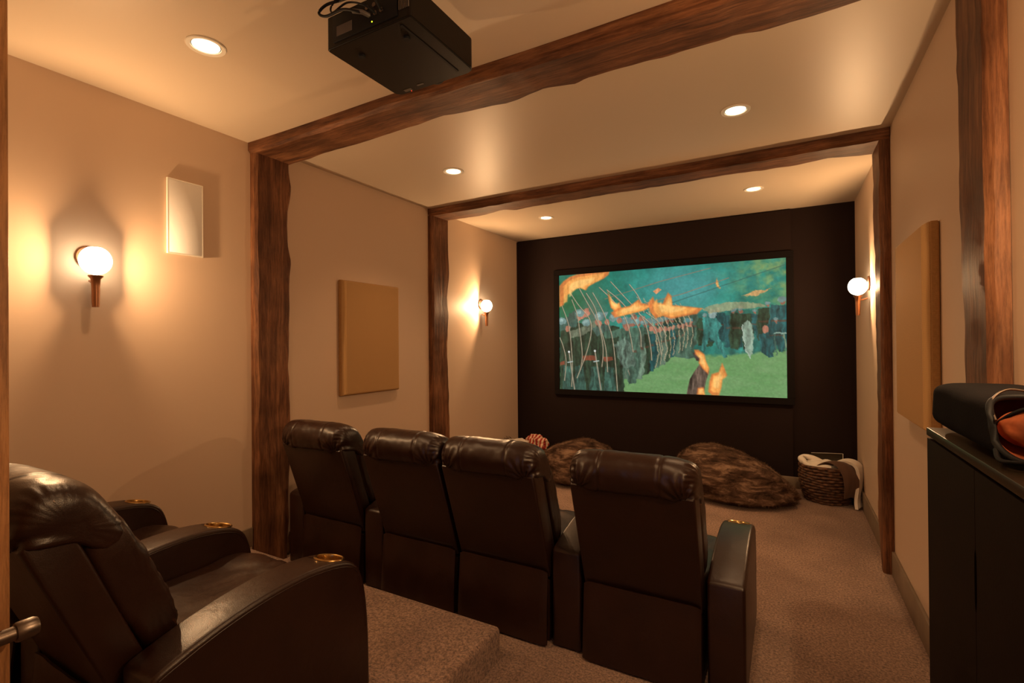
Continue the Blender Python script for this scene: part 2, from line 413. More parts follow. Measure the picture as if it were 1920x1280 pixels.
def beam(near, far, seed, label):
    bm = timber(W-0.006, near, far, 0.066, seed, n=140)
    # local Z -> world X, local X (protrusion) -> world -Z
    o = obj('ceiling_beam', bm, M_TIMBER, loc=(0.003, 0, H-0.001), rot=(0, math.pi/2, 0))
    tag(o, label, 'beam', 'rough timber ceiling beams')
beam(lambda z: 1.850+0.004*math.sin(z*4), B1, 5, 'near wide rough-hewn timber ceiling beam, running just past the black projector')
beam(lambda z: 3.572+0.006*math.sin(z*3+1), B2, 6, 'far slimmer timber ceiling beam, nearer the screen wall')

# ------------------------------------------------------------------ recessed ceiling lights
def can_mesh_trim():
    return lathe([(0.054, 0.03), (0.054, 0.001), (0.056, -0.004), (0.071, -0.006), (0.074, -0.003), (0.074, 0.0)], 40)
def can_mesh_lamp():
    return lathe([(0.0, -0.003), (0.050, -0.0025), (0.0535, 0.004), (0.0535, 0.006), (0.0, 0.006)], 40)
can_trim = can_lamp = None
cans = [(0.780, 1.168, 'large lit recessed ceiling light at upper left, left of projector'),
        (0.785, 2.893, 'lit recessed ceiling light left of centre, between the two beams'),
        (2.636, 2.897, 'lit recessed ceiling light on the right, between the two beams'),
        (0.799, 4.424, 'small lit recessed ceiling light beyond far beam, left one'),
        (2.639, 4.459, 'small lit recessed ceiling light beyond far beam, right one above screen')]
for x, y, lab in cans:
    t = tag(empty('recessed_light', (x, y, H)), lab, 'ceiling light', 'recessed ceiling lights')
    if can_trim is None:
        a = obj('trim_ring', can_mesh_trim(), M_TRIMW, t); can_trim = a.data
        b = obj('lamp_lens', can_mesh_lamp(), M_BULB, t); can_lamp = b.data
    else:
        obj('trim_ring', can_trim, None, t); obj('lamp_lens', can_lamp, None, t)
for x, y in [(c[0], c[1]) for c in cans]+[(2.64, 1.165)]:
    l = bpy.data.lights.new('can_lamp', 'SPOT'); l.energy = CAN_W; l.color = (1.0, 0.60, 0.31); l.spot_size = math.radians(112); l.spot_blend = 0.8; l.shadow_soft_size = 0.045
    o = bpy.data.objects.new('can_lamp', l); COL.objects.link(o); o.location = (x, y, H-0.02)

# ------------------------------------------------------------------ wall sconces
def shield_mesh(r, a0, a1, z0, z1, th=0.0015, n=28):
    bm = bmesh.new(); V = []
    for i in range(n+1):
        a = a0+(a1-a0)*i/n; c, s = math.cos(a), math.sin(a)
        V.append([bm.verts.new(((r+d)*c, (r+d)*s, z)) for d in (0, th) for z in (z0, z1)])
    for a, b in zip(V, V[1:]):
        for q in ((0, 1, 1, 0), (2, 3, 3, 2)):
            bm.faces.new((a[q[0]], a[q[1]], b[q[2]], b[q[3]]))
        bm.faces.new((a[0], a[2], b[2], b[0])); bm.faces.new((a[1], a[3], b[3], b[1]))
    bm.faces.new((V[0][0], V[0][1], V[0][3], V[0][2])); bm.faces.new((V[-1][0], V[-1][1], V[-1][3], V[-1][2]))
    for k, zc in ((1, z1), (0, z0)):        # thin caps closing the shield above and below
        for d in (0, th):
            c0 = bm.verts.new((0, 0, zc+(d if k else -d)))
            for i in range(n):
                p, q = V[i][k].co, V[i+1][k].co
                a_ = bm.verts.new((p.x, p.y, c0.co.z)); b_ = bm.verts.new((q.x, q.y, c0.co.z)); bm.faces.new((c0, a_, b_))
    bmesh.ops.recalc_face_normals(bm, faces=bm.faces[:]); return smooth(bm, math.radians(40))

def sconce(x, y, z, sgn, shield, label, visible=True):
    """sgn = +1 on the left wall (sticks out towards +X), -1 on the right wall. z = lamp height"""
    wx = -0.07*sgn   # wall, relative to lamp axis
    t = empty('wall_sconce', (x, y, z))
    tag(t, label, 'wall lamp', 'torch-shaped wall sconces')
    xa = wx+0.002*sgn
    obj('back_plate', lathe([(0.0, xa), (0.050, xa), (0.054, xa+0.003*sgn), (0.050, xa+0.008*sgn), (0.0, xa+0.010*sgn)], 32, 'X', (0, 0, 0.02)), M_HOLDER, t)
    obj('arm', tube([(xa+0.008*sgn, 0, -0.09), (-0.03*sgn, 0, -0.10), (0, 0, -0.10)], 0.006), M_HOLDER, t)
    obj('holder', lathe([(0.0, -0.215), (0.014, -0.215), (0.015, -0.20), (0.0165, -0.12), (0.019, -0.085), (0.028, -0.075), (0.029, -0.070), (0.0, -0.070)], 28), M_HOLDER, t)
    gp = [(0.0, -0.069)]+[(0.062*math.cos(a), 0.066*math.sin(a)) for a in np.linspace(-1.15, 1.15, 18)]+[(0.058*math.cos(a), 0.062*math.sin(a)) for a in np.linspace(1.15, -1.15, 18)]+[(0.0, -0.065)]
    obj('glass_shade', lathe(gp, 36), M_GLASS, t)
    a0, a1, z0, z1 = shield
    obj('reflector_shield', shield_mesh(0.044, a0, a1, z0, z1), M_HOLDER, t)
    l = bpy.data.lights.new('sconce_lamp', 'POINT'); l.energy = SCONCE_W; l.color = WARM; l.shadow_soft_size = 0.011
    o = bpy.data.objects.new('sconce_lamp', l); COL.objects.link(o); o.location = (x, y, z)
pi = math.pi; rd = math.radians
sconce(0.072, 1.060, 1.76, 1, (pi-rd(71), pi+rd(71), -0.045, 0.045), 'near left wall sconce glowing brightly, beside light rectangular speaker panel')
# far sconces: the shield keeps the light off the screen wall
sconce(0.072, 4.465, 1.765, 1, (rd(75), rd(180+38), -0.045, 0.045), 'far left wall sconce glowing, beside dark screen wall')
sconce(W-0.072, 4.465, 1.765, -1, (rd(-38), rd(105), -0.045, 0.045), 'far right wall sconce glowing against dark wall above wicker basket')
sconce(W-0.072, 1.060, 1.76, -1, (-rd(71), rd(71), -0.045, 0.045), 'near right wall sconce above dark cabinet')

# ------------------------------------------------------------------ acoustic panels and wall speaker
def acoustic():
    bm = bmesh.new(); y0, y1, z0, z1 = -0.305, 0.305, -0.425, 0.425; t = 0.052; c = 0.028
    A = [(0, y0, z0), (0, y1, z0), (0, y1, z1), (0, y0, z1)]
    B = [(t-c*0.8, y0, z0), (t-c*0.8, y1, z0), (t-c*0.8, y1, z1), (t-c*0.8, y0, z1)]
    C = [(t, y0+c, z0+c*0.4), (t, y1-c, z0+c*0.4), (t, y1-c, z1-c*0.4), (t, y0+c, z1-c*0.4)]
    R = [[bm.verts.new(p) for p in q] for q in (A, B, C)]
    for a, b in zip(R, R[1:]):
        for i in range(4): bm.faces.new((a[i], a[(i+1) % 4], b[(i+1) % 4], b[i]))
    bm.faces.new(R[0][::-1]); bm.faces.new(R[2])
    bmesh.ops.recalc_face_normals(bm, faces=bm.faces[:])
    bmesh.ops.bevel(bm, geom=[e for e in bm.edges], offset=0.004, segments=2, affect='EDGES')
    return smooth(bm, rd(25))
pa = obj('acoustic_panel', acoustic(), M_PANEL, loc=(0.002, 2.84, 1.412))
tag(pa, 'tan fabric acoustic panel on left wall, between the two timber posts', 'acoustic panel', 'fabric acoustic panels')
pb = obj('acoustic_panel', acoustic(), M_PANEL, loc=(W-0.002, 2.84, 1.412), rot=(0, 0, pi))
tag(pb, 'tan fabric acoustic panel on right wall, seen nearly edge-on', 'acoustic panel', 'fabric acoustic panels')

sp = tag(empty('wall_speaker', (0.001, 1.486, 2.056)), 'flush rectangular in-wall speaker with pale grille on left wall, above recliners', 'speaker')
def frame(y0, y1, z0, z1, w, x0, x1):
    bm = bmesh.new()
    for a in ((y0, y1, z0, z0+w), (y0, y1, z1-w, z1), (y0, y0+w, z0+w, z1-w), (y1-w, y1, z0+w, z1-w)): box(x0, x1, a[0], a[1], a[2], a[3], bm=bm)
    return bm
obj('grille', box(0, 0.0112, -0.084, 0.084, -0.194, 0.194, bev=0.002), M_SPEAKER, sp)
obj('frame', frame(-0.091, 0.091, -0.201, 0.201, 0.0068, 0.0, 0.011), M_TRIMW, sp)

# ------------------------------------------------------------------ the projected picture (painted in code onto a fine grid)
def paint(Wp=420, Hp=238):
    rng = np.random.RandomState(3)
    yy, xx = np.mgrid[0:Hp, 0:Wp].astype(float)
    def nz(sx, sy, seed, oc=4):
        r = np.random.RandomState(seed); out = np.zeros((Hp, Wp)); amp = 1; tot = 0
        for o in range(oc):
            gx, gy = int(Wp/sx)+3, int(Hp/sy)+3
            g = r.rand(gy, gx); fx, fy = xx/sx, yy/sy; ix, iy = fx.astype(int), fy.astype(int); tx, ty = fx-ix, fy-iy
            tx = tx*tx*(3-2*tx); ty = ty*ty*(3-2*ty)
            ix = np.clip(ix, 0, gx-2); iy = np.clip(iy, 0, gy-2)
            v = (g[iy, ix]*(1-tx)+g[iy, ix+1]*tx)*(1-ty)+(g[iy+1, ix]*(1-tx)+g[iy+1, ix+1]*tx)*ty
            out += v*amp; tot += amp; amp *= .55; sx = max(sx/2, 1.6); sy = max(sy/2, 1.6)
        return out/tot
    C = lambda *c: np.array(c, float)/255
    img = np.zeros((Hp, Wp, 3))
    t = nz(60, 40, 1); g = nz(16, 16, 2)
    base = C(22, 112, 96)*(1-t[..., None])+C(62, 150, 138)*t[..., None]
    base = base*(0.78+0.42*g[..., None])
    img[:] = base
    # smoke in the middle, leaves at the upper right, darker foliage left
    def blend(mask, col):
        m = np.clip(mask, 0, 1)[..., None]; img[:] = img*(1-m)+np.array(col)*m
    gauss = lambda cx, cy, sx, sy: np.exp(-(((xx-cx)/sx)**2+((yy-cy)/sy)**2))
    blend(gauss(250, 40, 70, 45)*(0.35+0.5*nz(40, 30, 5)), C(96, 160, 164))
    blend(gauss(400, 30, 55, 50)*np.clip(nz(14, 12, 6)*2.2-0.6, 0, 1), C(140, 160, 96))
    blend(gauss(20, 60, 80, 60)*0.8, C(34, 92, 52))
    blend(gauss(75, 85, 22, 40)*0.8, C(92, 108, 92))
    blend((yy > 85)*(yy < 168)*(xx > 190)*np.clip(nz(14, 26, 7)*1.9-0.35, 0, 1)*0.8, C(30, 74, 66))
    # grass
    edge = 158+6*np.sin(xx/40)
    gr = np.clip((yy-edge)/5, 0, 1)
    gt = nz(30, 8, 8)
    grass = C(92, 142, 84)*(1-gt[..., None])+C(122, 158, 108)*gt[..., None]
    img[:] = img*(1-gr[..., None])+grass*gr[..., None]
    def poly(pts, col, a=1.0, tex=0.18, soft=0.9):
        P = np.array(pts, float); n = len(P); inside = np.zeros((Hp, Wp), bool); dmin = np.full((Hp, Wp), 1e9)
        x0, x1 = int(max(0, P[:, 0].min()-3)), int(min(Wp, P[:, 0].max()+4)); y0, y1 = int(max(0, P[:, 1].min()-3)), int(min(Hp, P[:, 1].max()+4))
        if x1 <= x0 or y1 <= y0: return
        X, Y = xx[y0:y1, x0:x1], yy[y0:y1, x0:x1]; ins = np.zeros(X.shape, bool); dm = np.full(X.shape, 1e9)
        for i in range(n):
            ax, ay = P[i]; bx, by = P[(i+1) % n]
            c = ((ay > Y) != (by > Y)) & (X < (bx-ax)*(Y-ay)/((by-ay) if by != ay else 1e-9)+ax); ins ^= c
            vx, vy = bx-ax, by-ay; tt = np.clip(((X-ax)*vx+(Y-ay)*vy)/(vx*vx+vy*vy+1e-9), 0, 1)
            dm = np.minimum(dm, np.hypot(X-ax-tt*vx, Y-ay-tt*vy))
        sd = np.where(ins, dm, -dm); m = np.clip(sd/soft+0.5, 0, 1)*a
        tx = 1+tex*2*(T1[y0:y1, x0:x1]-0.5)
        img[y0:y1, x0:x1] = img[y0:y1, x0:x1]*(1-m[..., None])+np.array(col)*tx[..., None]*m[..., None]
    T1 = nz(4, 22, 12)*0.7+nz(9, 9, 13)*0.3; T1 = 0.5+(T1-0.5)*1.9
    def line(pts, w, col, a=1.0):
        P = np.array(pts, float)
        x0, x1 = int(max(0, P[:, 0].min()-3)), int(min(Wp, P[:, 0].max()+4)); y0, y1 = int(max(0, P[:, 1].min()-3)), int(min(Hp, P[:, 1].max()+4))
        if x1 <= x0 or y1 <= y0: return
        X, Y = xx[y0:y1, x0:x1], yy[y0:y1, x0:x1]; dm = np.full(X.shape, 1e9)
        for i in range(len(P)-1):
            ax, ay = P[i]; bx, by = P[i+1]; vx, vy = bx-ax, by-ay
            tt = np.clip(((X-ax)*vx+(Y-ay)*vy)/(vx*vx+vy*vy+1e-9), 0, 1); dm = np.minimum(dm, np.hypot(X-ax-tt*vx, Y-ay-tt*vy))
        m = np.clip(w/2-dm+0.5, 0, 1)*a
        img[y0:y1, x0:x1] = img[y0:y1, x0:x1]*(1-m[..., None])+np.array(col)*m[..., None]
    def ell(cx, cy, rx, ry, col, a=1.0, rot=0, tex=0.15):
        k = [(cx+rx*math.cos(q)*math.cos(rot)-ry*math.sin(q)*math.sin(rot), cy+rx*math.cos(q)*math.sin(rot)+ry*math.sin(q)*math.cos(rot)) for q in np.linspace(0, 2*pi, 18)[:-1]]
        poly(k, col, a, tex)
    def flame(pts, seed):
        poly(pts, C(222, 122, 60), 0.9, 0.12, 3.0)
        P = np.array(pts, float); c = P.mean(0)
        poly(c+(P-c)*0.80+np.array([1, 1]), C(248, 172, 88), 0.85, 0.12, 3.5)
        poly(c+(P-c)*0.5, C(255, 206, 124), 0.7, 0.1, 4.0)
    dk, md, lt, teal = C(40, 62, 46), C(62, 88, 74), C(104, 124, 106), C(34, 84, 84)
    skin = C(176, 118, 96); belt = C(120, 66, 48); bow = C(176, 160, 128)
    # distant figures on the right
    def man(x, y, h, col, w=1.0, lean=0):
        hw = h*0.13*w
        poly([(x-hw, y-h*0.80), (x+hw, y-h*0.80), (x+hw*1.35, y-h*0.35), (x+hw*0.9, y-h*0.02), (x+hw*0.2, y), (x, y-h*.3), (x-hw*0.3, y), (x-hw*1.1, y-h*0.02), (x-hw*1.3, y-h*0.35)], col, 1, 0.45)
        ell(x+lean, y-h*0.87, h*0.045, h*0.06, skin*0.8); ell(x+lean-h*0.01, y-h*0.92, h*0.07, h*0.055, C(104, 132, 128)); line([(x-hw*1.1, y-h*0.78), (x-hw*1.2, y-h*0.36)], 1.2, np.clip(np.array(col)*1.5, 0, 1), .6); poly([(x-hw, y-h*0.5), (x+hw, y-h*0.5), (x+hw, y-h*0.46), (x-hw, y-h*0.46)], C(92, 62, 48), .7)
    for x, y, h, c in [(232, 150, 72, dk), (262, 148, 74, md), (290, 150, 64, dk), (312, 142, 66, teal*0.8), (372, 140, 58, teal), (392, 142, 72, dk), (415, 150, 88, teal), (338, 152, 72, teal*0.85), (350, 156, 80, dk), (405, 160, 60, teal*0.9)]:
        man(x, y, h, c, 1.5)
    # kneeling spearman, running man, shield bearers
    poly([(243, 120), (262, 118), (276, 140), (268, 158), (285, 168), (262, 172), (240, 170), (232, 168), (240, 150)], md, 1, 0.4)
    ell(263, 108, 6, 7, skin); ell(260, 103, 8, 6, C(86, 128, 128)); line([(260, 108), (226, 172)], 2.0, C(104, 82, 66))
    poly([(286, 96), (305, 92), (318, 112), (310, 130), (320, 146), (328, 170), (322, 172), (308, 148), (298, 134), (288, 158), (282, 156), (288, 128)], C(52, 116, 108), 1, 0.4)
    ell(303, 90, 7, 8, C(140, 164, 160))
    poly([(352, 112), (360, 104), (368, 112), (370, 140), (365, 170), (358, 158), (352, 135)], C(128, 150, 132), 1, 0.3)
    line([(352, 112), (352, 135), (358, 158), (365, 170)], 1.2, C(180, 196, 180))
    poly([(378, 130), (390, 124), (398, 140), (400, 168), (392, 170), (380, 160)], teal, 1, 0.4); ell(388, 120, 5, 6, skin)
    line([(400, 128), (420, 128)], 2, C(150, 176, 160)); line([(402, 130), (404, 165)], 2, C(64, 96, 84)); line([(417, 130), (420, 165)], 2, C(120, 140, 112))
    # burning arrows flying across
    poly([(352, 62), (372, 54), (398, 52), (376, 62)], C(200, 150, 96), 0.9); poly([(285, 80), (330, 70), (380, 76), (388, 82), (340, 84), (300, 90)], C(150, 148, 112), 0.8)
    flame([(308, 36), (311, 28), (313, 36), (316, 46), (311, 42)], 1)
    # archers in file, far to near
    arch = [(232, 168, 78), (222, 172, 82), (212, 180, 88), (203, 186, 94), (190, 192, 100), (180, 198, 106), (168, 206, 116), (155, 214, 126), (142, 224, 136)]
    for i, (x, y, h) in enumerate(arch):
        c = [md, teal*0.85, dk, C(84, 104, 88)][i % 4]
        man(x, y, h, c, 1.25)
        poly([(x-h*.05, y-h*.78), (x+h*.40, y-h*.80), (x+h*.42, y-h*.74), (x, y-h*.66)], c*1.15, 1, .3)
        ell(x+h*.43, y-h*.77, h*.035, h*.045, skin)
        line([(x+h*.18, y-h*1.25), (x+h*.33, y-h*1.05), (x+h*.43, y-h*.77), (x+h*.46, y-h*.45), (x+h*.42, y-h*.25)], 1.3, bow)
        line([(x-h*.05, y-h*.55), (x+h*.05, y-h*.15)], 1.3, C(150, 140, 120))
    # near archers filling the left
    poly([(0, 108), (40, 100), (96, 104), (130, 112), (128, 150), (134, 190), (138, 238), (0, 238)], C(38, 56, 42), 1, 0.5)
    for x in (18, 44, 78, 108): poly([(x-9, 190), (x+9, 190), (x+14, 238), (x-12, 238)], C(52, 86, 76), 0.8, .5)
    poly([(118, 145), (140, 130), (156, 150), (160, 188), (134, 192)], C(88, 110, 96), 1, .4)
    poly([(0, 182), (12, 180), (12, 188), (0, 190)], belt); poly([(52, 168), (80, 168), (80, 178), (52, 178)], belt); poly([(96, 170), (116, 170), (116, 177), (96, 178)], belt)
    # sleeves and arms
    poly([(0, 92), (30, 84), (42, 92), (40, 106), (8, 116), (0, 116)], C(58, 88, 78), 1, .3)
    poly([(22, 82), (40, 72), (44, 84), (30, 100), (20, 98)], C(70, 94, 82), 1, .3)
    poly([(38, 84), (60, 72), (66, 70), (68, 84), (56, 90), (42, 98)], skin, 1, .2)
    poly([(22, 118), (58, 106), (78, 96), (82, 108), (60, 122), (26, 134)], C(98, 108, 88), 1, .3)
    poly([(72, 112), (100, 104), (112, 108), (108, 120), (84, 128)], C(64, 88, 78), 1, .3)
    poly([(96, 120), (140, 114), (168, 114), (190, 112), (192, 120), (160, 128), (132, 130), (100, 134)], C(66, 96, 80), 1, .3)
    ell(196, 115, 7, 5, skin)
    for x, y in [(18, 112), (88, 104), (84, 100), (104, 100), (145, 112), (130, 98), (160, 92), (175, 96)]: ell(x, y, 5.5, 6.5, skin*0.95)
    for x, y, r in [(88, 88, 10), (46, 80, 9), (118, 92, 9), (6, 96, 9), (142, 96, 7), (164, 102, 6), (178, 104, 6), (100, 84, 6), (60, 100, 8)]:
        ell(x, y, r, r*0.9, C(108, 138, 134)); ell(x-2, y-2, r*.45, r*.4, C(150, 176, 170), .7)
    wx_ = (nz(9, 9, 31, 3)-0.5)*6; wy_ = (nz(9, 9, 32, 3)-0.5)*6
    ix = np.clip((xx+wx_).round().astype(int), 0, Wp-1); iy = np.clip((yy+wy_).round().astype(int), 0, Hp-1); img[:] = img[iy, ix]
    # bows
    line([(128, 78), (250, 52), (330, 28)], 1.3, C(160, 110, 84), .8); line([(150, 92), (230, 68), (418, 12)], 1.2, C(54, 92, 84), .9)
    line([(100, 54), (210, 26), (300, 8)], 1.2, C(170, 108, 84), .7)
    bows = [[(4, 60), (16, 90), (22, 112), (26, 150), (28, 190), (26, 232)], [(28, 52), (40, 84), (44, 110), (48, 140), (50, 170), (46, 196)], [(14, 20), (40, 60), (66, 92), (70, 120), (60, 160), (44, 200), (38, 214)],
            [(36, 14), (62, 60), (82, 96), (92, 130), (95, 160), (92, 190)], [(74, 40), (92, 72), (104, 100), (114, 130), (120, 180), (124, 238)], [(88, 30), (120, 62), (140, 92), (150, 124), (156, 160)],
            [(112, 20), (140, 52), (168, 84), (182, 110), (190, 150), (192, 176)], [(150, 28), (168, 54), (178, 84)], [(60, 40), (78, 70), (86, 100), (100, 150), (104, 200)], [(0, 130), (8, 150), (14, 180), (10, 220)],
            [(120, 50), (150, 80), (160, 100)], [(104, 36), (134, 62), (158, 96), (170, 120), (172, 150)], [(168, 86), (196, 112), (206, 140), (210, 165)], [(182, 84), (206, 104), (220, 130)]]
    for b in bows:
        q = [tuple(v) for v in catmull([(p[0], p[1], 0) for p in b], 5, False)]
        line([(v[0], v[1]) for v in q], 2.0, C(92, 74, 58), .8); line([(v[0]+.6, v[1]) for v in q], 1.1, C(196, 184, 156))
    for x, y in [(21, 160), (78, 158)]:
        line([(x, y), (x+3, y+20), (x+12, y+78)], 2.6, C(150, 140, 120)); ell(x, y, 2.2, 2.2, C(240, 240, 236)); line([(x-3, y+22), (x+8, y+20)], 2, C(170, 186, 180))
    # flames
    flame([(0, 22), (10, 12), (24, 4), (40, 0), (112, -6), (108, 6), (96, 14), (88, 16), (66, 26), (60, 34), (46, 28), (36, 30), (24, 38), (12, 44), (10, 62), (0, 66)], 1)
    flame([(106, 38), (112, 56), (124, 66), (130, 62), (134, 74), (124, 84), (112, 72), (108, 58)], 2)
    flame([(112, 82), (126, 74), (150, 70), (168, 58), (174, 66), (196, 70), (180, 80), (160, 84), (140, 88), (120, 92)], 3)
    flame([(186, 66), (196, 54), (200, 66), (214, 68), (224, 48), (230, 54), (232, 72), (260, 76), (286, 80), (276, 90), (250, 94), (230, 98), (214, 92), (200, 96), (190, 84)], 4)
    poly([(196, 44), (206, 38), (212, 42), (202, 50)], C(236, 150, 100), .9)
    # burning figure, bottom centre
    poly([(262, 210), (270, 196), (280, 182), (290, 180), (296, 196), (290, 214), (286, 238), (256, 238)], C(84, 70, 60), 1, .5)
    poly([(268, 162), (276, 160), (284, 166), (282, 178), (274, 176)], C(74, 60, 56), 1, .5)
    flame([(270, 156), (278, 156), (288, 164), (290, 176), (296, 190), (294, 200), (284, 190), (278, 180), (280, 170), (272, 164)], 5)
    flame([(294, 232), (296, 214), (300, 200), (312, 196), (318, 180), (322, 190), (326, 202), (318, 208), (316, 224), (312, 238), (300, 238)], 6)
    flame([(276, 226), (286, 224), (288, 238), (274, 238)], 7)
    img[:] = img*(0.93+0.14*nz(3, 3, 20, 2)[..., None])
    return np.clip(img, 0, 1)

def screen():
    x0, x1, z0, z1 = 0.565, 2.862, 0.832, 2.141
    cx, cz = (x0+x1)/2, (z0+z1)/2
    t = tag(empty('projection_screen', (cx, D-0.001, cz)), 'wide wall-mounted projection screen in black frame showing archers and flames on green field', 'screen')
    w, h = x1-x0, z1-z0; b = 0.062
    bm = bmesh.new()
    for a in ((-w/2-b, w/2+b, -h/2-b, -h/2), (-w/2-b, w/2+b, h/2, h/2+b), (-w/2-b, -w/2, -h/2, h/2), (w/2, w/2+b, -h/2, h/2)):
        box(a[0], a[1], -0.030, 0, a[2], a[3], bev=0.003, bm=bm, sm=False)
    obj('frame', bm, M_BLACKM, t)
    img = paint(); Hp, Wp, _ = img.shape
    me = bpy.data.meshes.new('screen_surface')
    gx, gz = np.meshgrid(np.linspace(-w/2, w/2, Wp+1), np.linspace(h/2, -h/2, Hp+1))
    co = np.stack([gx.ravel(), np.full(gx.size, -0.012), gz.ravel()], 1)
    i, j = np.meshgrid(np.arange(Hp), np.arange(Wp), indexing='ij'); a = (i*(Wp+1)+j).ravel()
    faces = np.stack([a, a+Wp+1, a+Wp+2, a+1], 1).astype(np.int32)
    nf = len(faces)
    me.vertices.add(len(co)); me.vertices.foreach_set('co', co.ravel())
    me.loops.add(nf*4); me.loops.foreach_set('vertex_index', faces.ravel())
    me.polygons.add(nf); me.polygons.foreach_set('loop_start', np.arange(nf, dtype=np.int32)*4); me.polygons.foreach_set('loop_total', np.full(nf, 4, np.int32))
    me.update(calc_edges=True)
    lin = np.where(img <= 0.04045, img/12.92, ((img+0.055)/1.055)**2.4)
    ca = me.color_attributes.new('picture', 'FLOAT_COLOR', 'POINT')
    # point colours sampled from pixel grid
    pad = np.pad(lin, ((0, 1), (0, 1), (0, 0)), mode='edge'); rgba = np.concatenate([pad.reshape(-1, 3), np.ones((pad.shape[0]*pad.shape[1], 1))], 1)
    ca.data.foreach_set('color', rgba.astype(np.float32).ravel())
    m, nt, p = newmat('projected_picture')
    at = N(nt, 'ShaderNodeAttribute', attribute_name='picture')
    nt.links.new(at.outputs['Color'], p.inputs['Emission Color']); p.inputs['Emission Strength'].default_value = 1.0
    p.inputs['Base Color'].default_value = (0.02, 0.02, 0.02, 1); p.inputs['Roughness'].default_value = 0.9; p.inputs['Specular IOR Level'].default_value = 0.05
    obj('screen_surface', me, m, t)
screen()

# ------------------------------------------------------------------ recliners
SW = 0.500    # seat width
def pillow(w, prof2d, nx=56, endp=0.30, k=6, seams=(), folds=(), cen=None, bulge=0.0, gather=0.0):
    """closed (y,z) profile lofted along X; ends close like a stuffed cushion.
       folds: (x,y,z,count,amp,radius) gathers radiating from a point; seams: x positions of stitched grooves"""
    P = [(v[0], v[1]) for v in catmull([(a, b, 0) for a, b in prof2d], k)]
    if cen is None: cen = (sum(p[0] for p in P)/len(P), sum(p[1] for p in P)/len(P))
    bm = bmesh.new(); rings = []
    for i in range(nx+1):
        t = -1+2*i/nx; u = math.sin(t*pi/2); x = u*w/2
        s = max(0.0, 1-abs(u)**6)**endp if abs(u) < 1 else 0.0
        s = 0.30+0.70*s
        s *= 1+bulge*(1-u*u)
        ring = []
        for (y, z) in P:
            ring.append(bm.verts.new((x, cen[0]+(y-cen[0])*s, cen[1]+(z-cen[1])*s)))
        rings.append(ring)
    m = len(P)
    for a, b in zip(rings, rings[1:]):
        for q in range(m):
            j = (q+1) % m; bm.faces.new((a[q], a[j], b[j], b[q]))
    bm.faces.new(rings[0][::-1]); bm.faces.new(rings[-1])
    bmesh.ops.recalc_face_normals(bm, faces=bm.faces[:]); bm.normal_update()
    dis = {}
    for v in bm.verts:
        d = 0.0
        for sx in seams: d -= 0.0035*math.exp(-((v.co.x-sx)/0.004)**2)-0.0015*math.exp(-((abs(v.co.x-sx)-0.014)/0.012)**2)
        for fx, fy, fz, cnt, amp, rad in folds:
            dx, dy, dz = v.co.x-fx, v.co.y-fy, v.co.z-fz; r = math.sqrt(dx*dx+dy*dy+dz*dz)
            if r < rad*2.2:
                ang = math.atan2(dz+dy*0.4, abs(dx)+1e-5)
                d += amp*math.sin(cnt*ang+3*noise.noise(v.co*9))*math.exp(-(r/rad)**2)*min(1, r/0.03)
        au = abs(v.co.x)/(w/2)
        if gather: d += gather*math.sin(34*math.atan2(v.co.z-cen[1], v.co.y-cen[0])+4*noise.noise(v.co*12))*math.exp(-((au-0.90)/0.075)**2)*(0.6+0.8*noise.noise(v.co*7+Vector((3, 1, 2))))
        d += 0.0035*noise.noise(v.co*11)+0.0018*noise.noise(v.co*28)
        dis[v] = d
    for v, d in dis.items(): v.co += v.normal*d
    return smooth(bm)

def strip_prism(profile, x0, x1, bev, seg=3, nsub=0):
    """solid: (y,z) polygon extruded from x0 to x1 with rounded long edges"""
    bm = bmesh.new(); a = [bm.verts.new((x0, y, z)) for y, z in profile]; b = [bm.verts.new((x1, y, z)) for y, z in profile]
    n = len(profile)
    fa = bm.faces.new(a[::-1]); fb = bm.faces.new(b)
    for i in range(n): bm.faces.new((a[i], a[(i+1) % n], b[(i+1) % n], b[i]))
    bmesh.ops.recalc_face_normals(bm, faces=bm.faces[:])
    es = list(fa.edges)+list(fb.edges)
    bmesh.ops.bevel(bm, geom=es, offset=bev, segments=seg, profile=0.5, affect='EDGES')
    return smooth(bm, rd(38))

ARM_PROF_TOP = [(0.0, 0.425), (0.012, 0.440), (0.06, 0.457), (0.14, 0.480), (0.24, 0.500), (0.34, 0.511), (0.44, 0.513), (0.52, 0.505), (0.58, 0.492), (0.62, 0.474), (0.648, 0.445), (0.668, 0.395), (0.682, 0.32), (0.692, 0.20), (0.695, 0.02)]
def cut(me_arm, cutter):
    a = bpy.data.objects.new('tmp_a', me_arm); c = bpy.data.objects.new('tmp_c', cutter); COL.objects.link(a); COL.objects.link(c)
    md = a.modifiers.new('b', 'BOOLEAN'); md.object = c; md.operation = 'DIFFERENCE'; md.solver = 'EXACT'
    dg = bpy.context.evaluated_depsgraph_get(); out = bpy.data.meshes.new_from_object(a.evaluated_get(dg))
    bpy.data.objects.remove(a); bpy.data.objects.remove(c)
    return out
def bm2me(bm, name):
    me = bpy.data.meshes.new(name); bm.to_mesh(me); bm.free(); return me
CUPY, CUPZ = 0.575, 0.4925; CTILT = math.atan2(-(0.505-0.480), 0.10)
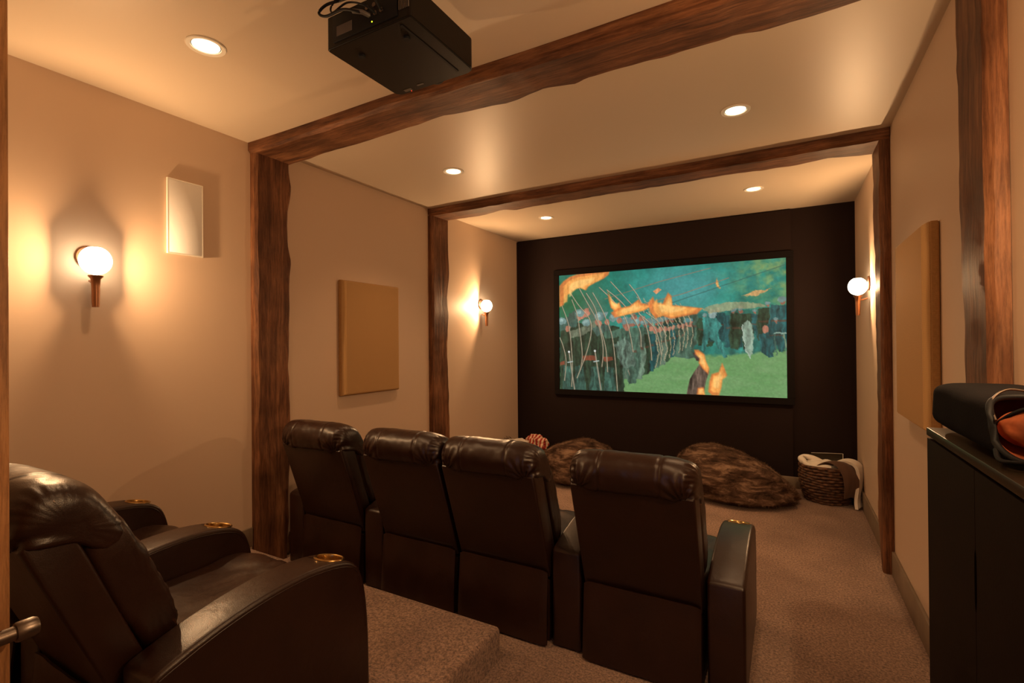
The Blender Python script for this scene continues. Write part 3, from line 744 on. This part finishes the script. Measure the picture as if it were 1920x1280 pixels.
def arm_mesh():
    pts = [(0.0, 0.012)]+[(v.x, v.y) for v in catmull([(a, b, 0) for a, b in ARM_PROF_TOP], 3, False)]+[(0.68, 0.012)]
    me = bm2me(strip_prism(pts, -0.0685, 0.0685, 0.014, 4), 'armrest')
    c = lathe([(0.0, -0.06), (0.043, -0.06), (0.043, 0.05), (0.0, 0.05)], 40)
    bmesh.ops.rotate(c, verts=c.verts[:], cent=(0, 0, 0), matrix=Matrix.Rotation(CTILT, 3, 'X'))
    bmesh.ops.translate(c, verts=c.verts[:], vec=(0, CUPY, CUPZ))
    return cut(me, bm2me(c, 'cutter'))
def cup_mesh():
    bm = lathe([(0.0, -0.058), (0.041, -0.058), (0.0415, -0.002), (0.0425, 0.003), (0.046, 0.0055), (0.0495, 0.0045), (0.051, 0.0015), (0.0495, 0.0), (0.043, -0.001), (0.0425, -0.0595), (0.0, -0.0595)], 44)
    bmesh.ops.rotate(bm, verts=bm.verts[:], cent=(0, 0, 0), matrix=Matrix.Rotation(CTILT, 3, 'X'))
    bmesh.ops.translate(bm, verts=bm.verts[:], vec=(0, CUPY, CUPZ-0.001))
    for f in bm.faces:
        c = f.calc_center_median(); f.material_index = 1 if c.z < CUPZ-0.006-(c.y-CUPY)*0.25 else 0
    return bm2me(bm, 'cup_holder')
def piping_mesh():
    bm = bmesh.new()
    top = [(v.x, v.y) for v in catmull([(a, b, 0) for a, b in ARM_PROF_TOP[:-1]], 3, False)]
    off = []
    for i in range(1, len(top)-1):
        dy, dz = top[i+1][0]-top[i-1][0], top[i+1][1]-top[i-1][1]; L = math.hypot(dy, dz); off.append((top[i][0]+0.016*dz/L, top[i][1]-0.016*dy/L))
    for s in (-1, 1):
        tube([(s*0.0675, y, z) for y, z in off[2:]], 0.002, 6, bm=bm)
    return bm2me(bm, 'piping')
def headrest_mesh():
    prof_ = [(-0.150, 0.775), (-0.176, 0.805), (-0.185, 0.845), (-0.172, 0.890), (-0.130, 0.922), (-0.075, 0.922), (-0.015, 0.895), (0.030, 0.835), (0.060, 0.770), (0.070, 0.715), (0.02, 0.70), (-0.06, 0.755)]
    f = []
    for s in (-1, 1):
        f += [(s*SW*0.41, -0.160, 0.776, 12, 0.0065, 0.085)]
    return bm2me(pillow(SW, prof_, nx=110, endp=0.30, k=8, seams=(-SW*0.235, SW*0.235), folds=f, cen=(-0.06, 0.81), bulge=0.01, gather=0.0022), 'headrest')
def backcushion_mesh():
    prof_ = [(-0.055, 0.79), (0.025, 0.82), (0.068, 0.75), (0.098, 0.68), (0.125, 0.61), (0.150, 0.53), (0.162, 0.45), (0.155, 0.395), (0.12, 0.385), (0.08, 0.40), (0.03, 0.50), (-0.02, 0.63)]
    f = []
    return bm2me(pillow(SW-0.006, prof_, nx=64, endp=0.22, k=6, seams=(-SW*0.3, SW*0.3), folds=f, gather=0.003), 'back_cushion')
def backpanel_mesh():
    pr = [(0.012, 0.30), (-0.040, 0.45), (-0.155, 0.785), (-0.145, 0.80), (-0.060, 0.795), (-0.05, 0.775), (0.075, 0.40), (0.095, 0.30)]
    return bm2me(strip_prism(pr, -SW/2+0.006, SW/2-0.006, 0.010, 3), 'back_panel')
def seat_mesh():
    pr = [(0.12, 0.30), (0.12, 0.385), (0.25, 0.392), (0.45, 0.388), (0.56, 0.398), (0.620, 0.395), (0.655, 0.370), (0.662, 0.330), (0.64, 0.295), (0.4, 0.285)]
    return bm2me(pillow(SW-0.008, pr, nx=48, endp=0.16, k=5, seams=(), folds=((0, 0.58, 0.39, 9, 0.003, 0.16),)), 'seat_cushion')
def skirt_mesh():
    """leather flap hanging over the mechanism, slightly flared, rounded top corners"""
    bm = bmesh.new(); nx, nz = 28, 22; w = SW-0.022; R = []
    for d in (0, 0.006):
        g = []
        for i in range(nx+1):
            x = -w/2+w*i/nx; col = []
            top = 0.335-0.012*max(0, (abs(x)-w/2+0.03)/0.03)**2
            for k in range(nz+1):
                z = 0.012+(top-0.012)*k/nz; fl = 1-k/nz
                y = -0.016-0.022*fl-0.006*math.sin(x*26+1)*fl*math.sin(pi*min(1, fl*1.1))-0.004*noise.noise(Vector((x*12, z*5, 2)))
                if abs(x) > w/2-0.02: y += 0.008*((abs(x)-w/2+0.02)/0.02)
                col.append(bm.verts.new((x*(1+0.012*fl), y+d, z)))
            g.append(col)
        R.append(g)
    for gi, g in enumerate(R):
        for i in range(nx):
            for k in range(nz): bm.faces.new((g[i][k], g[i+1][k], g[i+1][k+1], g[i][k+1]))
    a, b = R
    for i in range(nx):
        bm.faces.new((a[i][0], a[i+1][0], b[i+1][0], b[i][0])); bm.faces.new((a[i][nz], a[i+1][nz], b[i+1][nz], b[i][nz]))
    for k in range(nz):
        bm.faces.new((a[0][k], a[0][k+1], b[0][k+1], b[0][k])); bm.faces.new((a[nx][k], a[nx][k+1], b[nx][k+1], b[nx][k]))
    bmesh.ops.recalc_face_normals(bm, faces=bm.faces[:]); return bm2me(smooth(bm, rd(50)), 'rear_skirt')
def base_mesh():
    return bm2me(box(-SW/2+0.012, SW/2-0.012, 0.012, 0.62, 0.008, 0.285, bev=0.01), 'base')
def foot_mesh():
    pr = [(0.632, 0.05), (0.630, 0.20), (0.640, 0.285), (0.672, 0.300), (0.690, 0.285), (0.698, 0.20), (0.694, 0.06), (0.66, 0.045)]
    return bm2me(pillow(SW-0.012, pr, nx=36, endp=0.12, k=4, seams=()), 'footrest')
MS = dict(armrest=arm_mesh(), cup_holder=cup_mesh(), headrest=headrest_mesh(), back_cushion=backcushion_mesh(), back_panel=backpanel_mesh(),
          seat_cushion=seat_mesh(), rear_skirt=skirt_mesh(), base=base_mesh(), footrest=foot_mesh(), piping=piping_mesh())
for k_, me_ in MS.items():
    me_.materials.clear(); me_.materials.append(M_BRASS if k_ == 'cup_holder' else M_LEATHER)
    if k_ == 'cup_holder': me_.materials.append(M_CUPIN)

def recliner(xc, y, z, label, arms, group, lean=0.0):
    t = tag(empty('recliner', (xc, y, z)), label, 'recliner', group)
    for k in ('back_panel', 'back_cushion', 'headrest', 'seat_cushion', 'rear_skirt', 'base', 'footrest'):
        o = obj(k, MS[k], None, t)
        if lean and k in ('back_panel', 'back_cushion', 'headrest'):
            o.matrix_local = Matrix.Translation((0, 0.05, 0.33)) @ Matrix.Rotation(lean, 4, 'X') @ Matrix.Translation((0, -0.05, -0.33))
    for ax in arms:
        a = obj('armrest', MS['armrest'], None, t, loc=(ax, 0, 0))
        c = obj('cup_holder', MS['cup_holder'], None, a); c['label'] = 'brass-rimmed cup holder'
        obj('piping', MS['piping'], None, a)
A = SW/2+0.005+0.070
G1 = 'front row of brown leather recliners'; G2 = 'rear row of brown leather recliners'
FY = 2.03
recliner(0.515, FY, 0, 'front-row brown leather recliner nearest the left wall and wide timber post', (-0.325, 0.325), G1)
recliner(1.165, FY, 0, 'front-row brown leather recliner, second from the left wall, pressed against its right neighbour', (), G1)
recliner(1.675, FY, 0, 'front-row brown leather recliner, third from the left wall, brightest highlight along its headrest', (0.325,), G1)
recliner(2.328, FY, 0, 'front-row brown leather recliner at the right end by the open aisle, nearest the camera', (0.327,), G1)
RY = 0.595
recliner(1.168, RY, PLAT, 'rear-row brown leather recliner in left foreground, large back beside the open door', (0.325,), G2, 0.06)
recliner(0.520, RY, PLAT, 'rear-row recliner by left wall, mostly hidden behind the foreground recliner', (-0.322, 0.325), G2, 0.06)

# ------------------------------------------------------------------ projector on its ceiling mount
def projector():
    x0, x1, y0, y1, z0, z1 = 1.520, 1.885, 1.150, 1.500, 2.35, 2.462
    cx, cy = (x0+x1)/2, (y0+y1)/2
    t = tag(empty('projector', (cx, cy, z0)), 'large black video projector hanging under ceiling before the near beam', 'projector')
    w, d, h = (x1-x0)/2, (y1-y0)/2, z1-z0
    # rounded plan shape
    def plan(w, d, r, front_bow):
        pts = []
        for sx, sy, a0 in ((1, -1, -90), (1, 1, 0), (-1, 1, 90), (-1, -1, 180)):
            for k in range(7):
                a = rd(a0+90*k/6); rr = r if sy > 0 else r*0.4
                pts.append((sx*(w-rr)+rr*math.cos(a), sy*(d-rr)+rr*math.sin(a)+(front_bow if sy > 0 else 0)*(1-(((w-rr)*sx)/w)**2)))
        return pts
    def solid(P, z0, z1, bev):
        bm = bmesh.new(); a = [bm.verts.new((x, y, z0)) for x, y in P]; b = [bm.verts.new((x, y, z1)) for x, y in P]; n = len(P)
        fa = bm.faces.new(a[::-1]); fb = bm.faces.new(b)
        for i in range(n): bm.faces.new((a[i], a[(i+1) % n], b[(i+1) % n], b[i]))
        bmesh.ops.recalc_face_normals(bm, faces=bm.faces[:])
        if bev: bmesh.ops.bevel(bm, geom=list(fa.edges)+list(fb.edges), offset=bev, segments=3, affect='EDGES')
        return smooth(bm, rd(35))
    obj('body', solid(plan(w, d, 0.032, 0.012), 0, h, 0.004), M_BLACK, t)
    obj('side_groove', box(w-0.058, w-0.050, -d+0.02, d-0.03, -0.0015, 0.002), M_RIM, t)
    # rear panel sockets, vents, label
    rp = obj('rear_panel', box(-w+0.035, w-0.05, -d-0.004, -d+0.001, 0.015, h-0.012, bev=0.001), M_RIM, t)
    obj('rating_label', box(-w+0.055, -w+0.125, -d-0.0055, -d-0.004, 0.03, 0.062), M_LABEL, rp)
    bm = bmesh.new()
    for k in range(7): box(w-0.044+k*0.006, w-0.041+k*0.006, -d-0.003, -d+0.001, 0.03, h-0.02, bm=bm)
    obj('vent', bm, M_LABEL, t)
    for k, (px, pz) in enumerate(((0.02, 0.05), (0.045, 0.05), (0.07, 0.052), (0.01, 0.078), (0.04, 0.078))):
        obj('socket', lathe([(0.004, -0.004), (0.007, -0.004), (0.007, 0.0), (0.0, 0.0)], 14, 'Y', (px, -d-0.003, pz)), M_STEEL, rp)
    obj('status_light', lathe([(0.0, -0.002), (0.0022, -0.001), (0.0022, 0.0), (0.0, 0.0)], 12, 'Y', (0.03, -d-0.004, 0.028)), M_LEDY, rp)
    obj('status_light', lathe([(0.0, -0.0012), (0.002, -0.001), (0.002, 0.0), (0.0, 0.0)], 12, 'Z', (-w+0.075, d-0.006, 0.0)), M_LEDR, t)
    obj('badge', box(-w+0.05, -w+0.085, d-0.025, d-0.010, -0.001, 0.0005), M_LABEL, t)
    obj('vent_pad', box(-w+0.12, -w+0.15, d-0.03, d-0.022, -0.001, 0.0005), M_LABEL, t)
    # lens at front
    obj('lens', lathe([(0.0, 0.0), (0.045, 0.0), (0.048, 0.012), (0.045, 0.020), (0.036, 0.021), (0.033, 0.010), (0.0, 0.006)], 40, 'Y', (0, d+0.010, h*0.52)), M_RIM, t)
    # feet under the body
    for sx in (-1, 1):
        obj('foot', lathe([(0.0, -0.006), (0.011, -0.006), (0.012, 0.001), (0.0, 0.001)], 20, 'Z', (sx*(w-0.05)*0.75, -d*0.55, 0)), M_RIM, t)
    # mount
    mt = obj('ceiling_mount', box(-0.08, 0.08, -0.07, 0.07, H-z0-0.012, H-z0-0.001, bev=0.002), M_TRIMW, t)
    obj('mount_column', lathe([(0.024, h+0.012), (0.024, H-z0-0.012)], 24), M_BLACK, mt)
    obj('mount_plate', box(-0.11, 0.11, -0.10, 0.10, h+0.001, h+0.012, bev=0.002), M_BLACK, mt)
    # cables from the sockets up in loops to the ceiling
    def cable(pts, r=0.0035, mat=M_RIM):
        return obj('cable', tube([tuple(v) for v in catmull(pts, 8, False)], r, 8), mat, t)
    yb = -d-0.006
    cable([(0.02, yb, 0.05), (0.00, yb-0.03, 0.052), (-0.06, yb-0.035, 0.075), (-0.14, yb-0.03, 0.083), (-0.175, yb-0.03, 0.105), (-0.15, yb-0.02, 0.13), (-0.08, yb+0.0, 0.14), (0.0, yb+0.06, 0.20), (0.02, yb+0.10, H-z0)], 0.0045)
    cable([(0.045, yb, 0.05), (0.03, yb-0.035, 0.06), (-0.04, yb-0.035, 0.09), (-0.11, yb-0.03, 0.085), (-0.125, yb-0.02, 0.12), (-0.07, yb-0.01, 0.15), (0.02, yb+0.07, 0.19), (0.03, yb+0.11, H-z0)], 0.003)
    cable([(0.07, yb, 0.052), (0.07, yb-0.035, 0.07), (0.0, yb-0.03, 0.11), (-0.10, yb-0.01, 0.13), (-0.05, yb+0.02, 0.17), (0.03, yb+0.09, 0.19), (0.04, yb+0.12, H-z0)], 0.003)
    obj('cable_plug', tube([(0.02, yb+0.002, 0.05), (0.012, yb-0.022, 0.051), (-0.02, yb-0.03, 0.06)], 0.007), M_LABEL, t)
projector()

# ------------------------------------------------------------------ fur bean bags
def beanbag(loc, rx, ry, h, label, seed, peak=(0, 0), tail=None, rz=0.0):
    bm = bmesh.new(); bmesh.ops.create_icosphere(bm, subdivisions=6, radius=1.0)
    for v in bm.verts:
        n = v.co.normalized(); x, y, z = n
        # flattened bottom, rounded rim, off-centre peak
        prof_z = (z*0.5+0.5)
        sx = rx; sy = ry
        if z < 0: Z = -0.0+0.10*h*(1+z*1.0); Z = 0.14*h*(1+z) ; R = 1.0-0.22*(-z)**1.6
        else: Z = 0.14*h+0.86*h*z**0.95; R = 1.0
        X = x*sx*R+peak[0]*max(0, z)**1.3; Y = y*sy*R+peak[1]*max(0, z)**1.3
        if tail:
            tx, strength = tail
            k = max(0.0, x*tx)
            X += tx*strength*k**2.2; Z *= 1-0.22*k**2.0
        p = Vector((X, Y, Z)); q = Vector((X*3.2+seed, Y*3.2, Z*4))
        d = 0.035*noise.noise(q)+0.018*noise.noise(q*2.6)
        # gathered folds running lengthways
        ang = math.atan2(Z*2.2, Y)
        d += 0.024*math.sin(ang*7+3*noise.noise(q*0.8)+X*4)*min(1, (abs(X)/rx)**1.5+0.15)*(1 if z > -0.1 else 0)
        p += n*d; p.z = max(0.0, p.z)
        v.co = p
    bmesh.ops.recalc_face_normals(bm, faces=bm.faces[:])
    # short fur tufts along the surface
    bm.normal_update(); r = random.Random(seed); fs = [f for f in bm.faces if f.calc_center_median().z > 0.01]
    for f in fs:
        for _ in range(1):
            if r.random() < 0.45: continue
            c = f.calc_center_median(); nrm = f.normal
            t = Vector((r.uniform(-1, 1), r.uniform(-1, 1), r.uniform(-1.2, 0.2))); t = (t-nrm*t.dot(nrm)); 
            if t.length < 1e-4: continue
            t.normalize(); s = t.cross(nrm)*0.0016; L = r.uniform(0.018, 0.036)
            a = bm.verts.new(c-s); b = bm.verts.new(c+s); e = bm.verts.new(c+nrm*L*0.5+t*L)
            bm.faces.new((a, b, e))
    o = obj('bean_bag', smooth(bm), M_FUR, loc=loc, rot=(0, 0, rz))
    tag(o, label, 'bean bag', 'brown faux-fur bean bags')
beanbag((2.42, 4.78, 0.001), 0.47, 0.40, 0.41, 'brown faux-fur bean bag on the carpet right of centre, slumping towards the basket', 5, peak=(-0.13, 0.08), tail=(1, 0.06))
beanbag((1.01, 4.72, 0.001), 0.43, 0.42, 0.375, 'brown faux-fur bean bag at left, behind the row of recliners under the screen', 11, peak=(0.02, 0.05))

# ------------------------------------------------------------------ wicker basket with blanket
def basket():
    t = tag(empty('wicker_basket', (3.155, 5.015, 0.0)), 'round dark wicker basket by right wall, filled with blankets', 'basket')
    bm = bmesh.new(); n = 64; rows = 13; H_ = 0.285
    for k in range(rows):
        z = 0.012+H_*k/(rows-1); r0 = 0.150+0.052*math.sin(min(1, (z+0.02)/0.24)*pi/2)
        if z > 0.24: r0 -= 0.004
        pts = []
        for i in range(n):
            a = 2*pi*i/n; r = r0+0.0075*math.sin(a*16+(k % 2)*pi)
            pts.append((r*math.cos(a), r*math.sin(a), z+0.003*math.sin(a*5+k)))
        tube(pts, 0.0125, 7, bm=bm, closed=True)
    obj('weave', bm, M_WICKER, t)
    obj('lining', lathe([(0.0, 0.004), (0.145, 0.004), (0.190, 0.16), (0.192, 0.27), (0.184, 0.27), (0.182, 0.16), (0.14, 0.012), (0.0, 0.012)], 48), M_WICKER, t)
    bm = bmesh.new()
    pts = [(0.198*math.cos(a), 0.198*math.sin(a), 0.302+0.004*math.sin(3*a)) for a in np.linspace(0, 2*pi, 64, endpoint=False)]
    tube(pts, 0.012, 8, bm=bm, closed=True); obj('rim', bm, M_WICKER, t)
basket()
BX, BY = 3.155, 5.015
def sheet(pathfn, nu, nv, th, name, mat):
    """thick cloth from a parametric surface"""
    bm = bmesh.new(); g = [[Vector(pathfn(i/nu, j/nv)) for j in range(nv+1)] for i in range(nu+1)]
    def nrm(i, j):
        a = g[min(i+1, nu)][j]-g[max(i-1, 0)][j]; b = g[i][min(j+1, nv)]-g[i][max(j-1, 0)]
        c = a.cross(b); return c.normalized() if c.length > 1e-9 else Vector((0, 0, 1))
    T = [[bm.verts.new(g[i][j]+nrm(i, j)*th/2) for j in range(nv+1)] for i in range(nu+1)]
    B = [[bm.verts.new(g[i][j]-nrm(i, j)*th/2) for j in range(nv+1)] for i in range(nu+1)]
    for i in range(nu):
        for j in range(nv):
            bm.faces.new((T[i][j], T[i+1][j], T[i+1][j+1], T[i][j+1])); bm.faces.new((B[i][j], B[i][j+1], B[i+1][j+1], B[i+1][j]))
    for i in range(nu):
        bm.faces.new((T[i][0], B[i][0], B[i+1][0], T[i+1][0])); bm.faces.new((T[i][nv], T[i+1][nv], B[i+1][nv], B[i][nv]))
    for j in range(nv):
        bm.faces.new((T[0][j], T[0][j+1], B[0][j+1], B[0][j])); bm.faces.new((T[nu][j], B[nu][j], B[nu][j+1], T[nu][j+1]))
    bmesh.ops.recalc_face_normals(bm, faces=bm.faces[:])
    return smooth(bm, rd(60))
def blanket():
    """cream fleece lying in the basket, folded over the left rim, and hanging over the right side to the floor"""
    t = tag(empty('fleece_blanket', (BX, BY, 0.30)), 'cream and brown fleece throw stuffed in the basket, one end hanging to the floor', 'blanket')
    # band across the top of the basket
    path = catmull([(-0.165, -0.075, 0.015), (-0.195, -0.02, 0.042), (-0.17, 0.05, 0.050), (-0.08, 0.03, 0.028), (0.02, -0.02, 0.012), (0.10, -0.05, 0.022)], 8, False)
    bm = tube([tuple(p) for p in path], 0.02, 14, rr=[0.020+0.008*math.sin(i*0.35) for i in range(len(path))])
    obj('fold', bm, M_FLEECE, t)
    path = catmull([(-0.185, -0.03, 0.030), (-0.15, -0.11, 0.010), (-0.07, -0.165, 0.004), (0.02, -0.175, 0.010)], 8, False)
    obj('fold', tube([tuple(p) for p in path], 0.018, 12), M_FLEECE, t)
    bm = bmesh.new(); bmesh.ops.create_icosphere(bm, subdivisions=4, radius=1)
    for v in bm.verts:
        q = v.co.copy(); v.co = Vector((q.x*0.165-0.01, q.y*0.155, q.z*0.05-0.015)); v.co += q*0.018*noise.noise(q*3)
    obj('pile', smooth(bm), M_FLEECE, t)
    # hanging strip on the right
    def hang(u, v):
        P = catmull([(0.06, -0.07, 0.030), (0.135, -0.085, 0.068), (0.200, -0.10, 0.050), (0.222, -0.115, -0.02), (0.215, -0.14, -0.12), (0.200, -0.165, -0.22), (0.205, -0.185, -0.282)], 6, False)
        s = u*(len(P)-1); i = min(int(s), len(P)-2); p = P[i].lerp(P[i+1], s-i)
        w = 0.095+0.015*math.sin(u*5)
        return (p.x+(v-0.5)*w*0.45+0.004*math.sin(v*9+u*4), p.y+(v-0.5)*w*1.0+0.004*math.sin(u*12), p.z-0.006*math.cos(v*6))
    obj('hanging_end', sheet(hang, 40, 10, 0.022, 'h', M_FLEECE), M_FLEECE, t)
    def brown(u, v):
        P = catmull([(-0.01, -0.13, 0.020), (0.05, -0.14, 0.058), (0.12, -0.165, 0.040), (0.155, -0.195, -0.03), (0.160, -0.205, -0.12), (0.150, -0.195, -0.215)], 6, False)
        s = u*(len(P)-1); i = min(int(s), len(P)-2); p = P[i].lerp(P[i+1], s-i)
        w = 0.17-0.06*u
        return (p.x+(v-0.55)*w*0.85, p.y+(v-0.5)*w*0.42+0.008*math.sin(v*7+u*3), p.z+0.010*math.sin(v*pi)-0.01*abs(v-.5))
    b = obj('suede_side', sheet(brown, 36, 14, 0.006, 'b', M_SUEDE), M_SUEDE, t); b['label'] = 'dark brown suede side of the throw'
blanket()
def tablet():
    bm = box(-0.12, 0.12, -0.006, 0.006, -0.085, 0.085, bev=0.004)
    t = tag(empty('photo_frame', (BX+0.0, BY+0.075, 0.322)), 'dark flat rectangular case with light edge standing behind blankets in basket', 'case')
    t.rotation_euler = (rd(-58), rd(-5), rd(-8))
    obj('panel', bm, M_CABTOP, t)
    bm = bmesh.new(); tube([(-0.118, -0.004, 0.086), (0.0, -0.004, 0.088), (0.118, -0.004, 0.086)], 0.002, 6, bm=bm); tube([(0.121, -0.004, 0.083), (0.121, -0.004, -0.05)], 0.002, 6, bm=bm)
    obj('edging', bm, M_FLEECE, t)
    t.name = 'flat_case'
tablet()

# ------------------------------------------------------------------ crumpled red and cream clothes behind the row
def pile():
    t = tag(empty('crumpled_clothes', (0.335, 4.86, 0.0)), 'crumpled red and cream knit heap against the dark wall, left of the left bean bag', 'clothes')
    def blob(cx, cy, cz, rx, ry, rz_, seed, mat, name):
        bm = bmesh.new(); bmesh.ops.create_icosphere(bm, subdivisions=5, radius=1)
        for v in bm.verts:
            q = v.co.copy(); d = 0.30*noise.noise(q*1.7+Vector((seed, 0, 0)))+0.16*noise.noise(q*4+Vector((seed, 3, 0)))+0.07*abs(noise.noise(q*9))
            q2 = q*(1+d); v.co = Vector((cx+q2.x*rx, cy+q2.y*ry, max(0.0, cz+q2.z*rz_)))
        return obj(name, smooth(bm), mat, t)
    blob(-0.02, 0, 0.11, 0.19, 0.17, 0.14, 1, M_SUEDE, 'dark_coat')
    blob(0.12, -0.03, 0.27, 0.13, 0.10, 0.09, 4, M_PLAID, 'red_knit')
    blob(-0.03, -0.09, 0.262, 0.15, 0.06, 0.055, 7, M_FLEECE, 'cream_sleeve')
    bm = bmesh.new(); r = random.Random(2)
    for k in range(46):
        a = r.uniform(0.3, pi-0.1); L = r.uniform(0.05, 0.11)
        tube([(-0.17+r.uniform(-.04, .04), r.uniform(-.05, .05), 0.20), (-0.17-0.03*math.cos(a)+r.uniform(-.05, .03), r.uniform(-.05, .05), 0.20+L*0.6), (-0.19-0.09*abs(math.cos(a)), r.uniform(-.07, .07), 0.20+L)], 0.0018, 4, bm=bm)
    obj('fringe', bm, M_SUEDE, t)
pile()

# ------------------------------------------------------------------ slim cabinet, bag, door
def cabinet():
    t = tag(empty('slim_cabinet', (3.18, 1.254, 0.0)), 'tall slim black-brown cabinet standing against the right wall in the foreground', 'cabinet')
    hy = 0.385; dp = W-3.18-0.004; zt = 1.135
    obj('body', box(0.016, dp, -hy+0.004, hy-0.004, 0.0, zt-0.022, bev=0.001), M_CABINET, t)
    obj('top', box(0.0, dp, -hy-0.004, hy+0.004, zt-0.020, zt, bev=0.0015), M_CABTOP, t)
    # doors with an oval notch as a grip in each meeting edge
    for s in (-1, 1):
        bm = bmesh.new(); y_in, y_out = (0.0012*s+0.013, s*(hy-0.004)+0.0)
        y_in = 0.013+0.0012*s; pts = []
        ys = [(y_in, 0.06)]
        zc, hh, dd = 0.895, 0.062, 0.006
        for k in range(13):
            a = -1+2*k/12; ys.append((y_in+s*dd*math.sqrt(max(0, 1-abs(a)**3)), zc+hh*a))
        ys += [(y_in, zt-0.026), (y_out, zt-0.026), (y_out, 0.06)]
        a_ = [bm.verts.new((0.0, y, z)) for y, z in ys]; b_ = [bm.verts.new((0.0145, y, z)) for y, z in ys]; n = len(ys)
        bm.faces.new(a_); bm.faces.new(b_[::-1])
        for i in range(n): bm.faces.new((a_[i], a_[(i+1) % n], b_[(i+1) % n], b_[i]))
        bmesh.ops.recalc_face_normals(bm, faces=bm.faces[:])
        obj('door', bm, M_CABINET, t)
    obj('plinth', box(0.02, dp-0.01, -hy+0.02, hy-0.02, 0.0, 0.055), M_CABINET, t)
cabinet()

def bag():
    t = tag(empty('padded_bag', (3.287, 1.42, 1.1425)), 'charcoal padded bag with open orange-lined end lying on the dark cabinet', 'bag')
    # shell: rounded tube along Y, closed at far end, open mouth towards the camera and turned down
    bm = bmesh.new(); nL, nA = 26, 40; rings = []
    def sec(s, off=0.0):
        out = []
        y = 0.225-0.40*s
        hw = (0.100 - 0.006*s)-off; hh = 0.055+0.004*math.sin(s*pi)-off; zc = 0.0555
        for k in range(nA):
            a = 2*pi*k/nA; c, s_ = math.cos(a), math.sin(a); e = 0.45
            x = hw*math.copysign(abs(c)**e, c); z = zc+hh*math.copysign(abs(s_)**e, s_)
            yy = y
            if s > 0.5:   # mouth is cut obliquely: the top reaches less far than the wall side
                yy = y-0.02*(s-0.5)*2+(s-0.5)*2*0.07*s_
            out.append((x, yy, max(0.001, z)))
        return out
    for i in range(nL+1):
        s = i/nL; sh = 1.0 if s > 0.06 else 0.82+3*s
        P = sec(s); rings.append([bm.verts.new((x*sh+0.003*noise.noise(Vector((x*20, y*9, z*20))), y, 0.0555+(z-0.0555)*sh)) for x, y, z in P])
    inner = [[bm.verts.new((p[0], p[1]+0.01, max(0.008, p[2]))) for p in sec(s, 0.009)] for s in (1.0, 0.75, 0.5, 0.3)]
    allr = rings
    for a, b in zip(allr, allr[1:]):
        for k in range(nA): bm.faces.new((a[k], a[(k+1) % nA], b[(k+1) % nA], b[k]))
    bm.faces.new(rings[0][::-1])
    seq = [rings[-1]]+inner; fin = []
    for a, b in zip(seq, seq[1:]):
        for k in range(nA): fin.append(bm.faces.new((a[k], a[(k+1) % nA], b[(k+1) % nA], b[k])))
    fin.append(bm.faces.new(inner[-1]))
    for f in fin: f.material_index = 1
    bmesh.ops.recalc_face_normals(bm, faces=bm.faces[:])
    obj('shell', smooth(bm, rd(60)), [M_NYLON, M_ORANGE], t)
    obj('mouth_binding', tube([(x, y-0.002, z) for x, y, z in sec(1.0, 0.002)], 0.006, 8, closed=True), M_RIM, t)
    # orange pouch bulging out of the mouth
    bm = bmesh.new(); bmesh.ops.create_icosphere(bm, subdivisions=4, radius=1)
    for v in bm.verts:
        q = v.co.copy(); v.co = Vector((q.x*0.078, q.y*0.09-0.185, 0.054+q.z*0.043))+q*0.006*noise.noise(q*3)
    obj('inner_pouch', smooth(bm), M_ORANGE, t)
    obj('wire_ring', tube([tuple(v) for v in catmull([(-0.088, -0.20, 0.07), (-0.082, -0.155, 0.10), (-0.05, -0.13, 0.122), (0.0, -0.125, 0.112)], 6, False)], 0.0022, 8), M_STEEL, t)
    obj('strap', tube([tuple(v) for v in catmull([(-0.08, -0.17, 0.06), (-0.05, -0.20, 0.092), (0.0, -0.24, 0.105), (0.05, -0.27, 0.10)], 6, False)], 0.0035, 8), M_RIM, t)
    obj('strap', tube([tuple(v) for v in catmull([(-0.094, -0.22, 0.02), (-0.098, -0.25, 0.008), (-0.085, -0.27, 0.0075), (-0.03, -0.26, 0.0075), (0.04, -0.28, 0.0075)], 6, False)], 0.004, 8), M_RIM, t)
bag()

def door():
    o = struct('door_1', box(-0.04, 0.0, -0.786, 0.0, 0.0, 2.06, bev=0.002), M_PINE, loc=(1.825, 0.2865, 0.006))
    h = obj('door_handle', tube([(0.048, -0.110, 0.935), (0.048, -0.03, 0.935), (0.048, -0.006, 0.935)], 0.0105, 18), M_STEEL, o)
    obj('lever_tip', lathe([(0.0, -0.008), (0.0135, -0.008), (0.0145, -0.005), (0.0145, 0.012), (0.012, 0.017), (0.0, 0.018)], 28, 'Y', (0.048, 0.0, 0.935)), M_STEEL, h)
    obj('rose', lathe([(0.0, 0.050), (0.010, 0.050), (0.011, 0.012), (0.026, 0.008), (0.027, 0.001), (0.0, 0.001)], 28, 'X', (0.0, -0.105, 0.935)), M_STEEL, h)
door()
